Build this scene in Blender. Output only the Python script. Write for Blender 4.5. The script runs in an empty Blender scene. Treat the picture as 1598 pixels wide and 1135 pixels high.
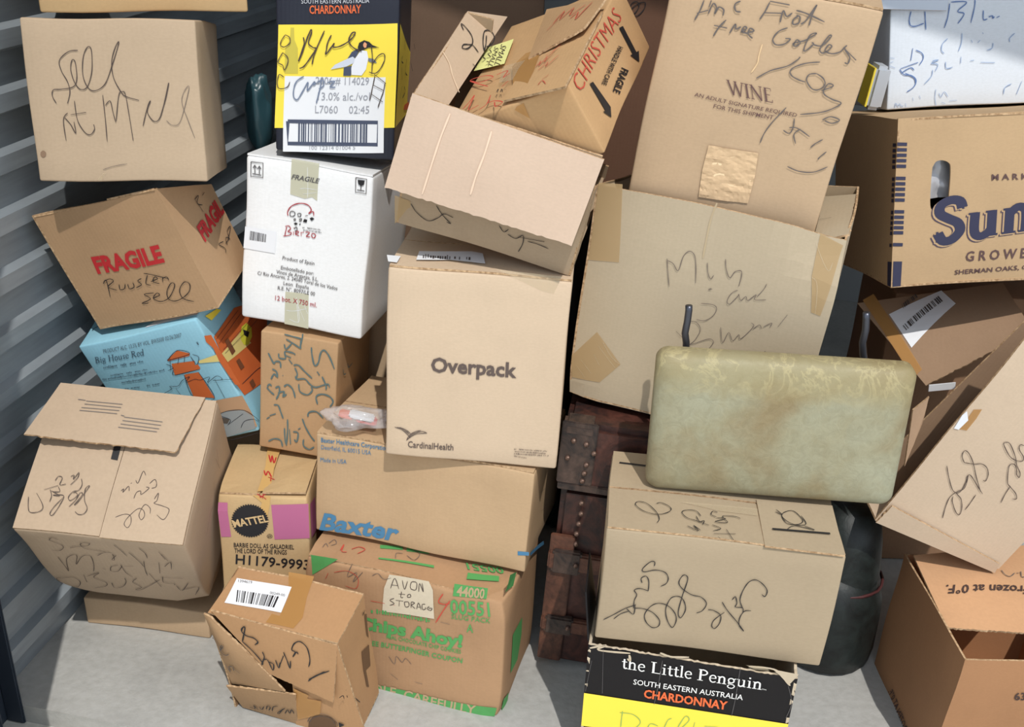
import bpy, bmesh, math, random
from math import sin, cos, radians, pi
from mathutils import Vector, Matrix, noise

# ------------------------------------------------------------------ camera
F_PX, PITCH, ROLL, EYE = 1636.0, radians(26.25), radians(3.01), 1.6
scene = bpy.context.scene
COL = scene.collection
FWD = Vector((0, cos(PITCH), -sin(PITCH)))
_R0, _U0 = Vector((1, 0, 0)), Vector((0, sin(PITCH), cos(PITCH)))
RGT = _R0 * cos(ROLL) + _U0 * sin(ROLL)
UPV = _U0 * cos(ROLL) - _R0 * sin(ROLL)
CAM = Vector((0, 0, EYE))
cd = bpy.data.cameras.new('camera')
cd.sensor_fit = 'HORIZONTAL'; cd.sensor_width = 36.0
cd.lens = 36.0 * F_PX / 1598.0
cd.clip_start = 0.05; cd.clip_end = 100
co = bpy.data.objects.new('camera', cd); COL.objects.link(co)
m = Matrix((RGT, UPV, -FWD)).transposed().to_4x4(); m.translation = CAM
co.matrix_world = m
scene.camera = co

# ------------------------------------------------------------------ light
world = bpy.data.worlds.new('world'); scene.world = world
world.use_nodes = True
bg = world.node_tree.nodes['Background']
bg.inputs[0].default_value = (0.78, 0.88, 1.0, 1)
bg.inputs[1].default_value = 1.35
SUN_AZ, SUN_EL = radians(-14), radians(57)      # heading of the light, height of the sun
sun_d = Vector((sin(SUN_AZ) * cos(SUN_EL), cos(SUN_AZ) * cos(SUN_EL), -sin(SUN_EL)))
sl = bpy.data.lights.new('sun', 'SUN'); sl.energy = 2.95; sl.angle = radians(0.53); sl.color = (1.0, 0.965, 0.91)
so = bpy.data.objects.new('sun', sl); COL.objects.link(so)
so.rotation_euler = sun_d.to_track_quat('-Z', 'Y').to_euler()
so.location = (1, -3, 5)
vs = scene.view_settings
vs.view_transform = 'Standard'; vs.look = 'None'; vs.gamma = 1.0; vs.exposure = -0.13
vs.use_curve_mapping = False

# ------------------------------------------------------------------ materials
def srgb(*c):
    return tuple(((x / 255) / 12.92 if x / 255 <= .04045 else ((x / 255 + .055) / 1.055) ** 2.4) for x in c)
MATS = {}
def base_mat(name):
    mt = bpy.data.materials.new(name); mt.use_nodes = True
    nt = mt.node_tree; return mt, nt, nt.nodes['Principled BSDF']
def plain(name, rgb, rough=.6, metal=0, alpha=1, spec=.4, trans=0):
    if name in MATS: return MATS[name]
    mt, nt, b = base_mat(name)
    b.inputs['Base Color'].default_value = (*srgb(*rgb), 1)
    b.inputs['Roughness'].default_value = rough; b.inputs['Metallic'].default_value = metal
    b.inputs['Alpha'].default_value = alpha
    b.inputs['Specular IOR Level'].default_value = spec
    if trans: b.inputs['Transmission Weight'].default_value = trans
    MATS[name] = mt; return mt
def tex(nt, kind, **kw):
    n = nt.nodes.new('ShaderNodeTex' + kind)
    for k, v in kw.items():
        if k in n.inputs: n.inputs[k].default_value = v
        else: setattr(n, k, v)
    return n
def coords(nt, scale=(1, 1, 1)):
    t = nt.nodes.new('ShaderNodeTexCoord'); mp = nt.nodes.new('ShaderNodeMapping')
    mp.inputs['Scale'].default_value = scale
    nt.links.new(t.outputs['Object'], mp.inputs['Vector']); return mp.outputs['Vector']
def ramp(nt, fac, stops):
    r = nt.nodes.new('ShaderNodeValToRGB'); e = r.color_ramp.elements
    while len(e) < len(stops): e.new(.5)
    for el, (p, c) in zip(e, stops): el.position = p; el.color = (*c, 1)
    nt.links.new(fac, r.inputs[0]); return r.outputs[0]
def mul(c, k): return tuple(min(1, x * k) for x in c)
def mix(nt, fac, a, b, mode='MIX'):
    n = nt.nodes.new('ShaderNodeMix'); n.data_type = 'RGBA'; n.blend_type = mode
    for sock, v in ((n.inputs[0], fac), (n.inputs[6], a), (n.inputs[7], b)):
        if hasattr(v, 'is_output'): nt.links.new(v, sock)
        elif isinstance(v, (int, float)): sock.default_value = v
        else: sock.default_value = (*v, 1)
    return n.outputs[2]
def card(name, rgb, rough=.82, grime=.5, flute=.07, coat=0.0):
    """paper-faced corrugated board: mottled fibres, faint flutes"""
    if name in MATS: return MATS[name]
    mt, nt, b = base_mat(name); c = srgb(*rgb); g_ = .3 * c[0] + .59 * c[1] + .11 * c[2]
    c = tuple((x + (g_ - x) * .14) * .9 for x in c)
    v = coords(nt)
    n1 = tex(nt, 'Noise', Scale=7, Detail=5, Roughness=.6); nt.links.new(v, n1.inputs['Vector'])
    n2 = tex(nt, 'Noise', Scale=1, Detail=3); nt.links.new(coords(nt, (140, 140, 300)), n2.inputs['Vector'])
    a = ramp(nt, n1.outputs[0], [(.25, mul(c, 1 - .16 * grime)), (.5, c), (.8, mul(c, 1 + .10 * grime))])
    f = ramp(nt, n2.outputs[0], [(.3, (.965, .965, .96)), (.7, (1.02, 1.02, 1.02))])
    nt.links.new(mix(nt, 1.0, a, f, 'MULTIPLY'), b.inputs['Base Color'])
    b.inputs['Roughness'].default_value = rough
    b.inputs['Specular IOR Level'].default_value = .25
    w = tex(nt, 'Wave', Scale=42, Distortion=.4, Detail=1); nt.links.new(v, w.inputs['Vector'])
    w.wave_type = 'BANDS'; w.bands_direction = 'X'
    h = mix(nt, .75, w.outputs['Color'], n1.outputs['Color'])
    bp = nt.nodes.new('ShaderNodeBump'); bp.inputs['Strength'].default_value = flute; bp.inputs['Distance'].default_value = .004
    nt.links.new(h, bp.inputs['Height']); nt.links.new(bp.outputs[0], b.inputs['Normal'])
    MATS[name] = mt; return mt
def edge_mat():
    if 'board_edge' in MATS: return MATS['board_edge']
    mt, nt, b = base_mat('board_edge')
    n = tex(nt, 'Noise', Scale=160, Detail=3); nt.links.new(coords(nt), n.inputs['Vector'])
    nt.links.new(ramp(nt, n.outputs[0], [(.35, srgb(150, 118, 84)), (.65, srgb(204, 172, 134))]), b.inputs['Base Color'])
    b.inputs['Roughness'].default_value = .9; MATS['board_edge'] = mt; return mt

# ------------------------------------------------------------------ objects
def tag(o, label=None, cat=None, group=None, kind=None):
    if label: o['label'] = label
    if cat: o['category'] = cat
    if group: o['group'] = group
    if kind: o['kind'] = kind
    return o
def mesh_obj(name, verts, faces, mats, parent=None, smooth=False, fm=None, label=None):
    me = bpy.data.meshes.new(name); me.from_pydata([tuple(v) for v in verts], [], faces); me.update()
    for mt in (mats if isinstance(mats, (list, tuple)) else [mats]): me.materials.append(mt)
    if fm: me.polygons.foreach_set('material_index', fm)
    if smooth: me.polygons.foreach_set('use_smooth', [True] * len(me.polygons))
    o = bpy.data.objects.new(name, me); COL.objects.link(o)
    if parent is not None: o.parent = parent
    if label: o['label'] = label
    return o
def struct(name, verts, faces, mt, smooth=False):
    return tag(mesh_obj(name, verts, faces, mt, None, smooth), kind='structure')
def empty(name, M, label, cat, group=None):
    o = bpy.data.objects.new(name, None); COL.objects.link(o); o.empty_display_size = .05
    o.matrix_world = M; return tag(o, label, cat, group)
def ray(px, py):
    return (RGT * ((px - 799) / F_PX) - UPV * ((py - 567.5) / F_PX) + FWD)
def at(px, py, Y):
    r = ray(px, py); return CAM + r * (Y / r.y)
def at_z(px, py, Z):
    r = ray(px, py); return CAM + r * ((Z - EYE) / r.z)

class Frame:
    """a flat face: origin, two unit axes, normal (all in the thing's own space)"""
    def __init__(s, box, o, u, v, warped=True, parent=None):
        s.box, s.o, s.u, s.v = box, Vector(o), Vector(u).normalized(), Vector(v).normalized()
        s.n = s.u.cross(s.v).normalized(); s.warped = warped; s.parent = parent or box.root
    def uv(s, px, py):
        Mi = s.box.M.inverted(); o = Mi @ CAM; d = Mi.to_3x3() @ ray(px, py)
        t = (s.o - o).dot(s.n) / d.dot(s.n); p = o + d * t - s.o
        # oblique axes allowed: solve in the plane
        a, b, c = s.u.dot(s.u), s.u.dot(s.v), s.v.dot(s.v); e, f = p.dot(s.u), p.dot(s.v)
        det = a * c - b * b
        return Vector(((e * c - f * b) / det, (f * a - e * b) / det))
    def p3(s, q, layer=0):
        p = s.o + s.u * q[0] + s.v * q[1]
        if s.warped: p = s.box.warp(p)
        return p + s.n * (.0007 + .0005 * layer)

class SheetFrame(Frame):
    def __init__(s, box, P, bow, parent):
        P = [Vector(p) for p in P]; n = (P[2] - P[0]).cross(P[3] - P[1]).normalized(); u = (P[1] - P[0]); u = (u - n * u.dot(n)).normalized()
        Frame.__init__(s, box, (P[0] + P[1] + P[2] + P[3]) / 4, u, n.cross(u), False, parent); s.P, s.bow = P, bow
        s.nr = (P[1] - P[0]).cross(P[3] - P[0]).normalized(); s.Q = [Vector(((p - s.o).dot(s.u), (p - s.o).dot(s.v))) for p in P]
    def p3(s, q, layer=0):
        a, b, c, d = s.Q; u = v = .5; q = Vector((q[0], q[1]))
        for _ in range(7):
            f = (a * (1 - u) + b * u) * (1 - v) + (d * (1 - u) + c * u) * v - q
            fu = (b - a) * (1 - v) + (c - d) * v; fv = (d - a) * (1 - u) + (c - b) * u; det = fu.x * fv.y - fu.y * fv.x
            u -= (f.x * fv.y - f.y * fv.x) / det; v -= (fu.x * f.y - fu.y * f.x) / det
        P = s.P; p = (P[0] * (1 - u) + P[1] * u) * (1 - v) + (P[3] * (1 - u) + P[2] * u) * v
        return p + s.nr * (s.bow * sin(pi * u) * sin(pi * v) + (s.bow * .5 * v * v if s.bow else 0) + .0009 + .0006 * layer)

class Box:
    def __init__(s, key, name, label, cat='box', group=None, amp=.0013):
        x, y, z, yaw, pit, rol, w, d, h = BX[key]
        rot = Matrix.Rotation(yaw, 4, 'Z') @ Matrix.Rotation(pit, 4, 'X') @ Matrix.Rotation(rol, 4, 'Y')
        s.M = Matrix.Translation((x, y, z)) @ rot @ Matrix.Translation((w / 2, d / 2, 0))
        s.w, s.d, s.h, s.amp = w, d, h, amp
        s.root = empty(name, s.M, label, cat, group)
        r = random.Random(key); s.ph = [r.uniform(0, 6.28) for _ in range(9)]; s.kk = [r.uniform(14, 26) for _ in range(6)]
        s.dents = []; s.sheets = {}
        W, D = w / 2, d / 2
        s.front = Frame(s, (-W, -D, 0), (1, 0, 0), (0, 0, 1)); s.right = Frame(s, (W, -D, 0), (0, 1, 0), (0, 0, 1))
        s.left = Frame(s, (-W, D, 0), (0, -1, 0), (0, 0, 1)); s.top = Frame(s, (-W, -D, h), (1, 0, 0), (0, 1, 0))
    def warp(s, p):
        k, f, a = s.kk, s.ph, s.amp
        q = Vector((p.x + a * (sin(k[0] * p.z + f[0]) + sin(k[1] * p.y + f[1])),
                    p.y + a * (sin(k[2] * p.x + f[2]) + sin(k[3] * p.z + f[3])),
                    p.z + a * (sin(k[4] * p.x + f[4]) + sin(k[5] * p.y + f[5]))))
        for c, r, dv in s.dents:
            t = (p - Vector(c)).length / r
            if t < 1: q += Vector(dv) * (1 - t * t) ** 2
        return q
    def c(s, k):
        """corner by key such as flt, brb (front/back, left/right, top/bottom)"""
        return Vector(((-1 if k[1] == 'l' else 1) * s.w / 2, (-1 if k[0] == 'f' else 1) * s.d / 2, s.h if k[2] == 't' else 0))
    def hit(s, face, px, py, off=0):
        Mi = s.M.inverted(); o = Mi @ CAM; d = Mi.to_3x3() @ ray(px, py)
        t = (face.o + face.n * off - o).dot(face.n) / d.dot(face.n); return o + d * t
    def loc(s, P): return s.M.inverted() @ P
    # --- solids
    def body(s, mt, name='carton', h=None, r=.004, cell=.03):
        h = h or s.h - .004
        def axis(L):
            n = max(2, int((L - 2 * r) / cell)); return [0, .3 * r] + [r + (L - 2 * r) * i / n for i in range(n + 1)] + [L - .3 * r, L]
        L = (s.w, s.d, h); ax = [axis(v) for v in L]; idx = {}; vs_, fs = [], []
        def vid(i, j, k):
            key = (i, j, k)
            if key not in idx:
                p = Vector((ax[0][i], ax[1][j], ax[2][k]))
                q = Vector([min(max(p[t], r), L[t] - r) for t in range(3)]); dv = p - q
                if dv.length > 1e-9: p = q + dv.normalized() * r
                idx[key] = len(vs_); vs_.append(s.warp(p - Vector((s.w / 2, s.d / 2, 0))))
            return idx[key]
        n = [len(a) - 1 for a in ax]
        for a in range(3):
            b, c = (a + 1) % 3, (a + 2) % 3
            for side in (0, n[a]):
                for i in range(n[b]):
                    for j in range(n[c]):
                        def g(ii, jj):
                            t = [0, 0, 0]; t[a] = side; t[b] = ii; t[c] = jj; return vid(*t)
                        q = (g(i, j), g(i + 1, j), g(i + 1, j + 1), g(i, j + 1))
                        fs.append(q if side else q[::-1])
        return mesh_obj(name, vs_, fs, mt, s.root, True)
    def panel(s, name, P, mt, th=.0038, bow=0, torn=(), cell=.03, back=None, label=None, parent=None, warp=False, edge=None, seed=1):
        """sheet of board through four corners P (a,b,c,d around); bow lifts its middle; torn = ragged edges 0..3"""
        key_ = id(P); P = [Vector(p) for p in P]; rr = random.Random(seed)
        nu = max(2, int(max((P[1] - P[0]).length, (P[2] - P[3]).length) / cell)); nv = max(2, int(max((P[3] - P[0]).length, (P[2] - P[1]).length) / cell))
        if torn: nu, nv = nu * 4, nv * 4
        nrm = (P[1] - P[0]).cross(P[3] - P[0]).normalized()
        vs_, fs, fm = [], [], []
        for lay in (0, 1):
            for j in range(nv + 1):
                for i in range(nu + 1):
                    u, v = i / nu, j / nv
                    p = (P[0] * (1 - u) + P[1] * u) * (1 - v) + (P[3] * (1 - u) + P[2] * u) * v
                    p = p + nrm * (bow * sin(pi * u) * sin(pi * v) + (bow * .5 * (v * v) if bow else 0))
                    if warp: p = s.warp(p)
                    vs_.append(p - nrm * (th if lay else 0))
        N = (nu + 1) * (nv + 1)
        cen = (P[0] + P[1] + P[2] + P[3]) / 4
        for e in torn:
            ids = {0: [i for i in range(nu + 1)], 2: [nv * (nu + 1) + i for i in range(nu + 1)],
                   1: [j * (nu + 1) + nu for j in range(nv + 1)], 3: [j * (nu + 1) for j in range(nv + 1)]}[e]
            inw = {0: P[3] - P[0], 2: P[0] - P[3], 1: P[0] - P[1], 3: P[1] - P[0]}[e].normalized()
            for k in ids:
                a = rr.uniform(-.0006, .0016) + .0012 * noise.noise(Vector((k * .21, seed, 0)))
                vs_[k] = vs_[k] + inw * a; vs_[k + N] = vs_[k + N] + inw * (a + rr.uniform(-.0012, .0012))
        for j in range(nv):
            for i in range(nu):
                a = j * (nu + 1) + i; q = (a, a + 1, a + nu + 2, a + nu + 1)
                fs.append(q); fm.append(0); fs.append(tuple(x + N for x in q[::-1])); fm.append(2)
        def rim(ids):
            for a, b in zip(ids, ids[1:]): fs.append((b, a, a + N, b + N)); fm.append(1)
        rim([i for i in range(nu + 1)]); rim([j * (nu + 1) + nu for j in range(nv + 1)])
        rim([nv * (nu + 1) + i for i in range(nu, -1, -1)]); rim([j * (nu + 1) for j in range(nv, -1, -1)])
        o = mesh_obj(name, vs_, fs, [mt, edge or edge_mat(), back or mt], parent or s.root, False, fm, label)
        s.sheets[key_] = o; return o
    def plane(s, P, parent=None, bow=0):
        """frame on a sheet made by panel(): print follows its twist and bow"""
        return SheetFrame(s, P, bow, parent or s.sheets.get(id(P)))
    def shell(s, mt, top=None, inner=None, skip=(), th=.004):
        """open carton from five sheets; top = dict of rim heights per corner fl fr br bl"""
        t = dict(fl=s.h, fr=s.h, br=s.h, bl=s.h); t.update(top or {}); W, D = s.w / 2, s.d / 2
        c = dict(fl=(-W, -D), fr=(W, -D), br=(W, D), bl=(-W, D))
        out = {}
        for nm, a, b in (('front_panel', 'fl', 'fr'), ('right_panel', 'fr', 'br'), ('back_panel', 'br', 'bl'), ('left_panel', 'bl', 'fl')):
            if nm in skip: continue
            A, B = c[a], c[b]
            out[nm] = s.panel('side_panel', [(*A, 0), (*B, 0), (*B, t[b]), (*A, t[a])], mt, th, back=inner, warp=True)
        out['bottom'] = s.panel('bottom_panel', [(-W, -D, th), (W, -D, th), (W, D, th), (-W, D, th)], mt, th, back=inner, warp=True)
        return out

# ------------------------------------------------------------------ flat print on faces
UNDER = [None]          # print made while this is set becomes part of that label
def decal(fr, name, polys, mt, layer=1, label=None, parent=None):
    """polys: list of (verts2d, faces)"""
    vs_, fs = [], []
    for i_, (v, f) in enumerate(polys):
        b = len(vs_); vs_ += [fr.p3(q, layer + .03 * (i_ % 20)) for q in v]; fs += [tuple(b + i for i in t) for t in f]
    o = mesh_obj(name, vs_, fs, mt, parent or UNDER[0] or fr.parent, False, None, label); return o
class Crop:
    def __init__(s, x, y, k): s.x, s.y, s.k = x, y, k
    def __call__(s, p): return (s.x + p[0] / s.k, s.y + p[1] / s.k)
def pts(txt): return [[tuple(float(a) for a in w.split(',')) for w in seg.split()] for seg in txt.split(';') if seg.strip()]
def smooth(P, n=6):
    if len(P) < 3: return [Vector(p) for p in P]
    P = [Vector(p) for p in P]; out = []
    for i in range(len(P) - 1):
        a, b, c, d = P[max(i - 1, 0)], P[i], P[i + 1], P[min(i + 2, len(P) - 1)]
        for k in range(n):
            t = k / n; out.append(.5 * ((2 * b) + (c - a) * t + (2 * a - 5 * b + 4 * c - d) * t * t + (3 * b - 3 * c + d - a) * t ** 3))
    out.append(P[-1]); return out
def ribbon(Q, w, sharp=False):
    v, f = [], []
    for i, q in enumerate(Q):
        t = (Q[min(i + 1, len(Q) - 1)] - Q[max(i - 1, 0)]); t = t.normalized() if t.length > 1e-9 else Vector((1, 0))
        k = 1 if sharp else (.55 + .45 * min(1, min(i, len(Q) - 1 - i) / 3 + .2) + .16 * sin(i * .9))
        nn = Vector((-t.y, t.x)) * (w / 2 * k); v += [q + nn, q - nn]
        if i: f.append((2 * i - 2, 2 * i - 1, 2 * i + 1, 2 * i))
    return v, f
def ink(fr, crop, txt, mt, w=.0026, layer=3, name='handwriting', sharp=False, label=None):
    if len(pts(txt)) == 2 and not sharp:
        for part in txt.split(';'): o_ = ink(fr, crop, part, mt, w, layer, name, sharp, label)
        return o_
    polys = [ribbon([fr.uv(*crop(q)) for q in (smooth(seg) if not sharp else [Vector(p) for p in seg])], w * (1 if sharp or name in ('tape_crease', 'crease', 'scuff') else .66), sharp) for seg in pts(txt)]
    return decal(fr, name, polys, mt, layer, label)
def fill2d(v, cell=.04):
    bm = bmesh.new(); vv = [bm.verts.new((q[0], q[1], 0)) for q in v]
    bm.faces.new(vv); bmesh.ops.triangulate(bm, faces=bm.faces[:])
    for _ in range(6):
        es = [e for e in bm.edges if e.calc_length() > cell]
        if not es: break
        bmesh.ops.subdivide_edges(bm, edges=es, cuts=1); bmesh.ops.triangulate(bm, faces=[f for f in bm.faces if len(f.verts) > 3])
    bm.normal_update()
    bm.verts.index_update(); out = ([Vector((q.co.x, q.co.y)) for q in bm.verts], [tuple(x.index for x in (f.verts if f.normal.z > 0 else reversed(f.verts))) for f in bm.faces])
    bm.free(); return out
def patch(fr, crop, txt, mt, name='print', layer=1, label=None, curve=False, crinkle=0):
    segs = pts(txt); polys = []
    for seg in segs:
        if curve: seg = smooth(seg + [seg[0]])[:-1]
        polys.append(fill2d([fr.uv(*crop(q)) for q in seg], .008 if crinkle else .04))
    o = decal(fr, name, polys, mt, layer, label)
    if crinkle:
        for q in o.data.vertices:
            c_ = q.co.copy(); k_ = noise.noise(Vector((c_.x * 38 + c_.z * 14, c_.z * 105 + c_.y * 40, 1))) + .5 * noise.noise(c_ * 220)
            q.co += fr.n * (crinkle * (1 + k_))
    return o
def upatch(fr, uv, mt, name='print', layer=1, label=None): return decal(fr, name, [fill2d([Vector(q) for q in uv])], mt, layer, label)
_tc = bpy.data.curves.new('lettering_source', 'FONT'); _to = bpy.data.objects.new('lettering_source', _tc)
TXT = {}
def glyphs(t, bold=0):
    if (t, bold) in TXT: return TXT[(t, bold)]
    _tc.body = t; _tc.offset = bold; _tc.resolution_u = 2; _tc.fill_mode = 'FRONT' if hasattr(_tc, 'fill_mode') else 'BOTH'
    _tc.dimensions = '2D'
    me = _to.to_mesh(); v = [Vector((q.co.x, q.co.y)) for q in me.vertices]
    f = [tuple(p.vertices) if p.normal.z > 0 else tuple(reversed(p.vertices)) for p in me.polygons]
    _to.to_mesh_clear(); TXT[(t, bold)] = (v, f); return v, f
CAP = None
def letters(fr, crop, t, bl, br, tl, mt, bold=0, layer=2, name='lettering', slant=0, label=None, font=None):
    """text with its baseline from bl to br and cap height up to tl (photo points -> face points)"""
    global CAP
    if CAP is None: CAP = max(q.y for q in glyphs('H')[0])
    v, f = font(t) if font else glyphs(t, bold)
    cap = 1.0 if font else CAP
    x0, x1 = min(q.x for q in v), max(q.x for q in v)
    a, b, c = fr.uv(*crop(bl)), fr.uv(*crop(br)), fr.uv(*crop(tl))
    U, V = b - a, c - a
    w = [a + U * ((q.x - x0) / (x1 - x0)) + V * (q.y / cap) + U * (slant * q.y / cap * V.length / U.length) for q in v]
    if font:
        polys = []
        for fs_ in f:
            ids = sorted({i for t_ in fs_ for i in t_}); mp = {i: n_ for n_, i in enumerate(ids)}
            polys.append(([w[i] for i in ids], [tuple(mp[i] for i in t_) for t_ in fs_]))
        return decal(fr, name, polys, mt, layer, label)
    return decal(fr, name, [(w, f)], mt, layer, label)
def arc(cx, cy, rx, ry, a0, a1, n=10): return [(cx + rx * cos(radians(a0 + (a1 - a0) * i / n)), cy + ry * sin(radians(a0 + (a1 - a0) * i / n))) for i in range(n + 1)]
SER = {  # thick and thin strokes: (advance, [(polyline, width)...], [(x, y, length) serifs])
 'W': (1.32, [([(.08, 1), (.4, 0)], .13), ([(.4, 0), (.66, .95)], .06), ([(.62, 1), (.94, 0)], .13), ([(.94, 0), (1.22, 1)], .06)], [(.08, .98, .26), (.64, .98, .24), (1.22, .98, .24)]),
 'I': (.46, [([(.22, 0), (.22, 1)], .14)], [(.22, .02, .36), (.22, .98, .36)]),
 'N': (1.04, [([(.16, 0), (.16, 1)], .06), ([(.14, 1), (.86, 0)], .14), ([(.86, 0), (.86, 1)], .06)], [(.16, .02, .26), (.12, .98, .24), (.86, .98, .26)]),
 'E': (.78, [([(.2, 0), (.2, 1)], .14), ([(.1, .975), (.64, .975)], .05), ([(.2, .52), (.54, .52)], .05), ([(.1, .025), (.68, .025)], .05), ([(.64, .8), (.64, .99)], .04), ([(.68, 0), (.68, .2)], .04)], [(.2, .02, .3)]),
 'L': (.74, [([(.2, 0), (.2, 1)], .14), ([(.1, .03), (.66, .03)], .06), ([(.66, 0), (.68, .24)], .05)], [(.2, .98, .36)]),
 'P': (.74, [([(.2, 0), (.2, 1)], .14), (arc(.3, .74, .32, .23, 90, -90), .1), ([(.2, .97), (.32, .97)], .06), ([(.2, .51), (.32, .51)], .06)], [(.2, .02, .36), (.16, .98, .2)]),
 'B': (.78, [([(.2, 0), (.2, 1)], .14), (arc(.3, .76, .28, .22, 90, -90), .1), (arc(.32, .27, .34, .25, 90, -90), .11), ([(.2, .97), (.32, .97)], .06), ([(.2, .53), (.34, .53)], .05), ([(.2, .03), (.34, .03)], .06)], [(.14, .02, .2), (.14, .98, .2)]),
 'R': (.86, [([(.2, 0), (.2, 1)], .14), (arc(.3, .75, .3, .22, 90, -90), .1), ([(.2, .97), (.32, .97)], .06), ([(.2, .53), (.34, .53)], .06), ([(.36, .52), (.78, 0)], .12)], [(.2, .02, .34), (.14, .98, .2), (.78, .02, .2)]),
 'H': (.96, [([(.2, 0), (.2, 1)], .13), ([(.76, 0), (.76, 1)], .13), ([(.2, .52), (.76, .52)], .05)], [(.2, .02, .34), (.2, .98, .34), (.76, .02, .34), (.76, .98, .34)]),
 'S': (.66, [([(.56, .78), (.5, .95), (.32, 1), (.13, .9), (.12, .7), (.3, .55), (.48, .42), (.53, .22), (.38, .03), (.2, .02), (.09, .22)], .12), ([(.57, .76), (.57, 1.0)], .05), ([(.08, 0), (.08, .26)], .05)], []),
 't': (.4, [([(.2, .86), (.2, .16), (.28, .03), (.4, .08)], .11), ([(.04, .62), (.38, .62)], .06)], []),
 'h': (.68, [([(.17, 0), (.17, 1.04)], .11), ([(.17, .5), (.32, .63), (.46, .58), (.5, .42), (.5, 0)], .1)], [(.17, .02, .28), (.12, 1.02, .16), (.5, .02, .28)]),
 'e': (.52, [([(.1, .35), (.46, .37)], .05), ([(.46, .37), (.42, .56), (.27, .63), (.12, .52), (.08, .3), (.16, .08), (.3, .01), (.47, .1)], .09)], []),
 'i': (.34, [([(.17, 0), (.17, .62)], .11), ([(.17, .8), (.17, .92)], .12)], [(.17, .02, .28), (.12, .6, .16)]),
 'l': (.34, [([(.17, 0), (.17, 1.04)], .11)], [(.17, .02, .28), (.12, 1.02, .16)]),
 'n': (.68, [([(.17, 0), (.17, .62)], .11), ([(.17, .48), (.32, .62), (.46, .57), (.5, .42), (.5, 0)], .11)], [(.17, .02, .28), (.12, .6, .16), (.5, .02, .28)]),
 'u': (.68, [([(.16, .62), (.16, .16), (.26, .02), (.4, .06), (.5, .18)], .11), ([(.5, .62), (.5, .02)], .11)], [(.12, .6, .18), (.46, .6, .18), (.55, .02, .16)]),
 'g': (.58, [(arc(.26, .4, .18, .2, 0, 360, 14), .09), ([(.14, .22), (.1, .1), (.4, .04), (.5, -.1), (.36, -.28), (.14, -.26), (.06, -.12), (.16, -.02)], .07), ([(.42, .54), (.56, .6)], .07)], []),
 'o': (.58, [(arc(.29, .31, .21, .29, 0, 360, 16), .1)], []),
 's': (.46, [([(.38, .5), (.3, .61), (.14, .56), (.12, .42), (.32, .26), (.36, .12), (.22, .01), (.07, .12)], .08)], []),
 'd': (.64, [(arc(.26, .31, .18, .29, 0, 360, 14), .09), ([(.48, 0), (.48, 1.04)], .11)], [(.43, 1.02, .16), (.54, .02, .16)]),
 ' ': (.34, [], [])}
def serif_bold(t): return serif(t, 1.75)
def serif(t, k=1.0):
    v, f, x = [], [], 0
    for ch in t:
        adv, st, sf = SER[ch]
        for poly, w in st:
            Q = smooth([Vector((x + a, b)) for a, b in poly], 4) if len(poly) > 2 else [Vector((x + a, b)) for a, b in poly]
            a, b = ribbon(Q, w * (k if w > .08 else 1), True); o = len(v); v += a; f.append([tuple(o + i for i in q) for q in b])
        for sx, sy, ln in sf:
            a, b = ribbon([Vector((x + sx - ln / 2, sy)), Vector((x + sx + ln / 2, sy))], .05, True); o = len(v); v += a; f.append([tuple(o + i for i in q) for q in b])
        x += adv
    return v, f
def barcode(fr, crop, q, mt, n=30, seed=3, layer=3, name='barcode'):
    """q: bl, br, tr, tl in crop points"""
    r = random.Random(seed); a, b, c, d = [fr.uv(*crop(p)) for p in q]; polys = []; t = 0
    ws = [r.choice((1, 1, 2, 3)) for _ in range(2 * n)]; T = sum(ws)
    for i, w in enumerate(ws):
        if i % 2 == 0:
            u0, u1 = t / T, (t + w) / T
            polys.append(([a.lerp(b, u0), a.lerp(b, u1), d.lerp(c, u1), d.lerp(c, u0)], [(0, 1, 2, 3)]))
        t += w
    return decal(fr, name, polys, mt, layer)
def fine(fr, crop, a, b, hh, mt, n=24, seed=1, layer=3, name='fine_print'):
    """a row of print too small to read: short upright ticks in word groups"""
    r = random.Random(seed); polys = []; A, B = Vector(a), Vector(b); V = Vector((0, -hh))
    for i in range(n):
        if r.random() < .14: continue
        u0 = i / n; u1 = u0 + r.uniform(.35, .75) / n; k = r.choice((.7, .7, 1)); lo = r.choice((0, 0, .15))
        q = [A.lerp(B, u0) + V * lo, A.lerp(B, u1) + V * lo, A.lerp(B, u1) + V * k, A.lerp(B, u0) + V * k]
        polys.append(([fr.uv(*crop(x)) for x in q], [(0, 1, 2, 3)]))
    return decal(fr, name, polys, mt, layer)

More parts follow.
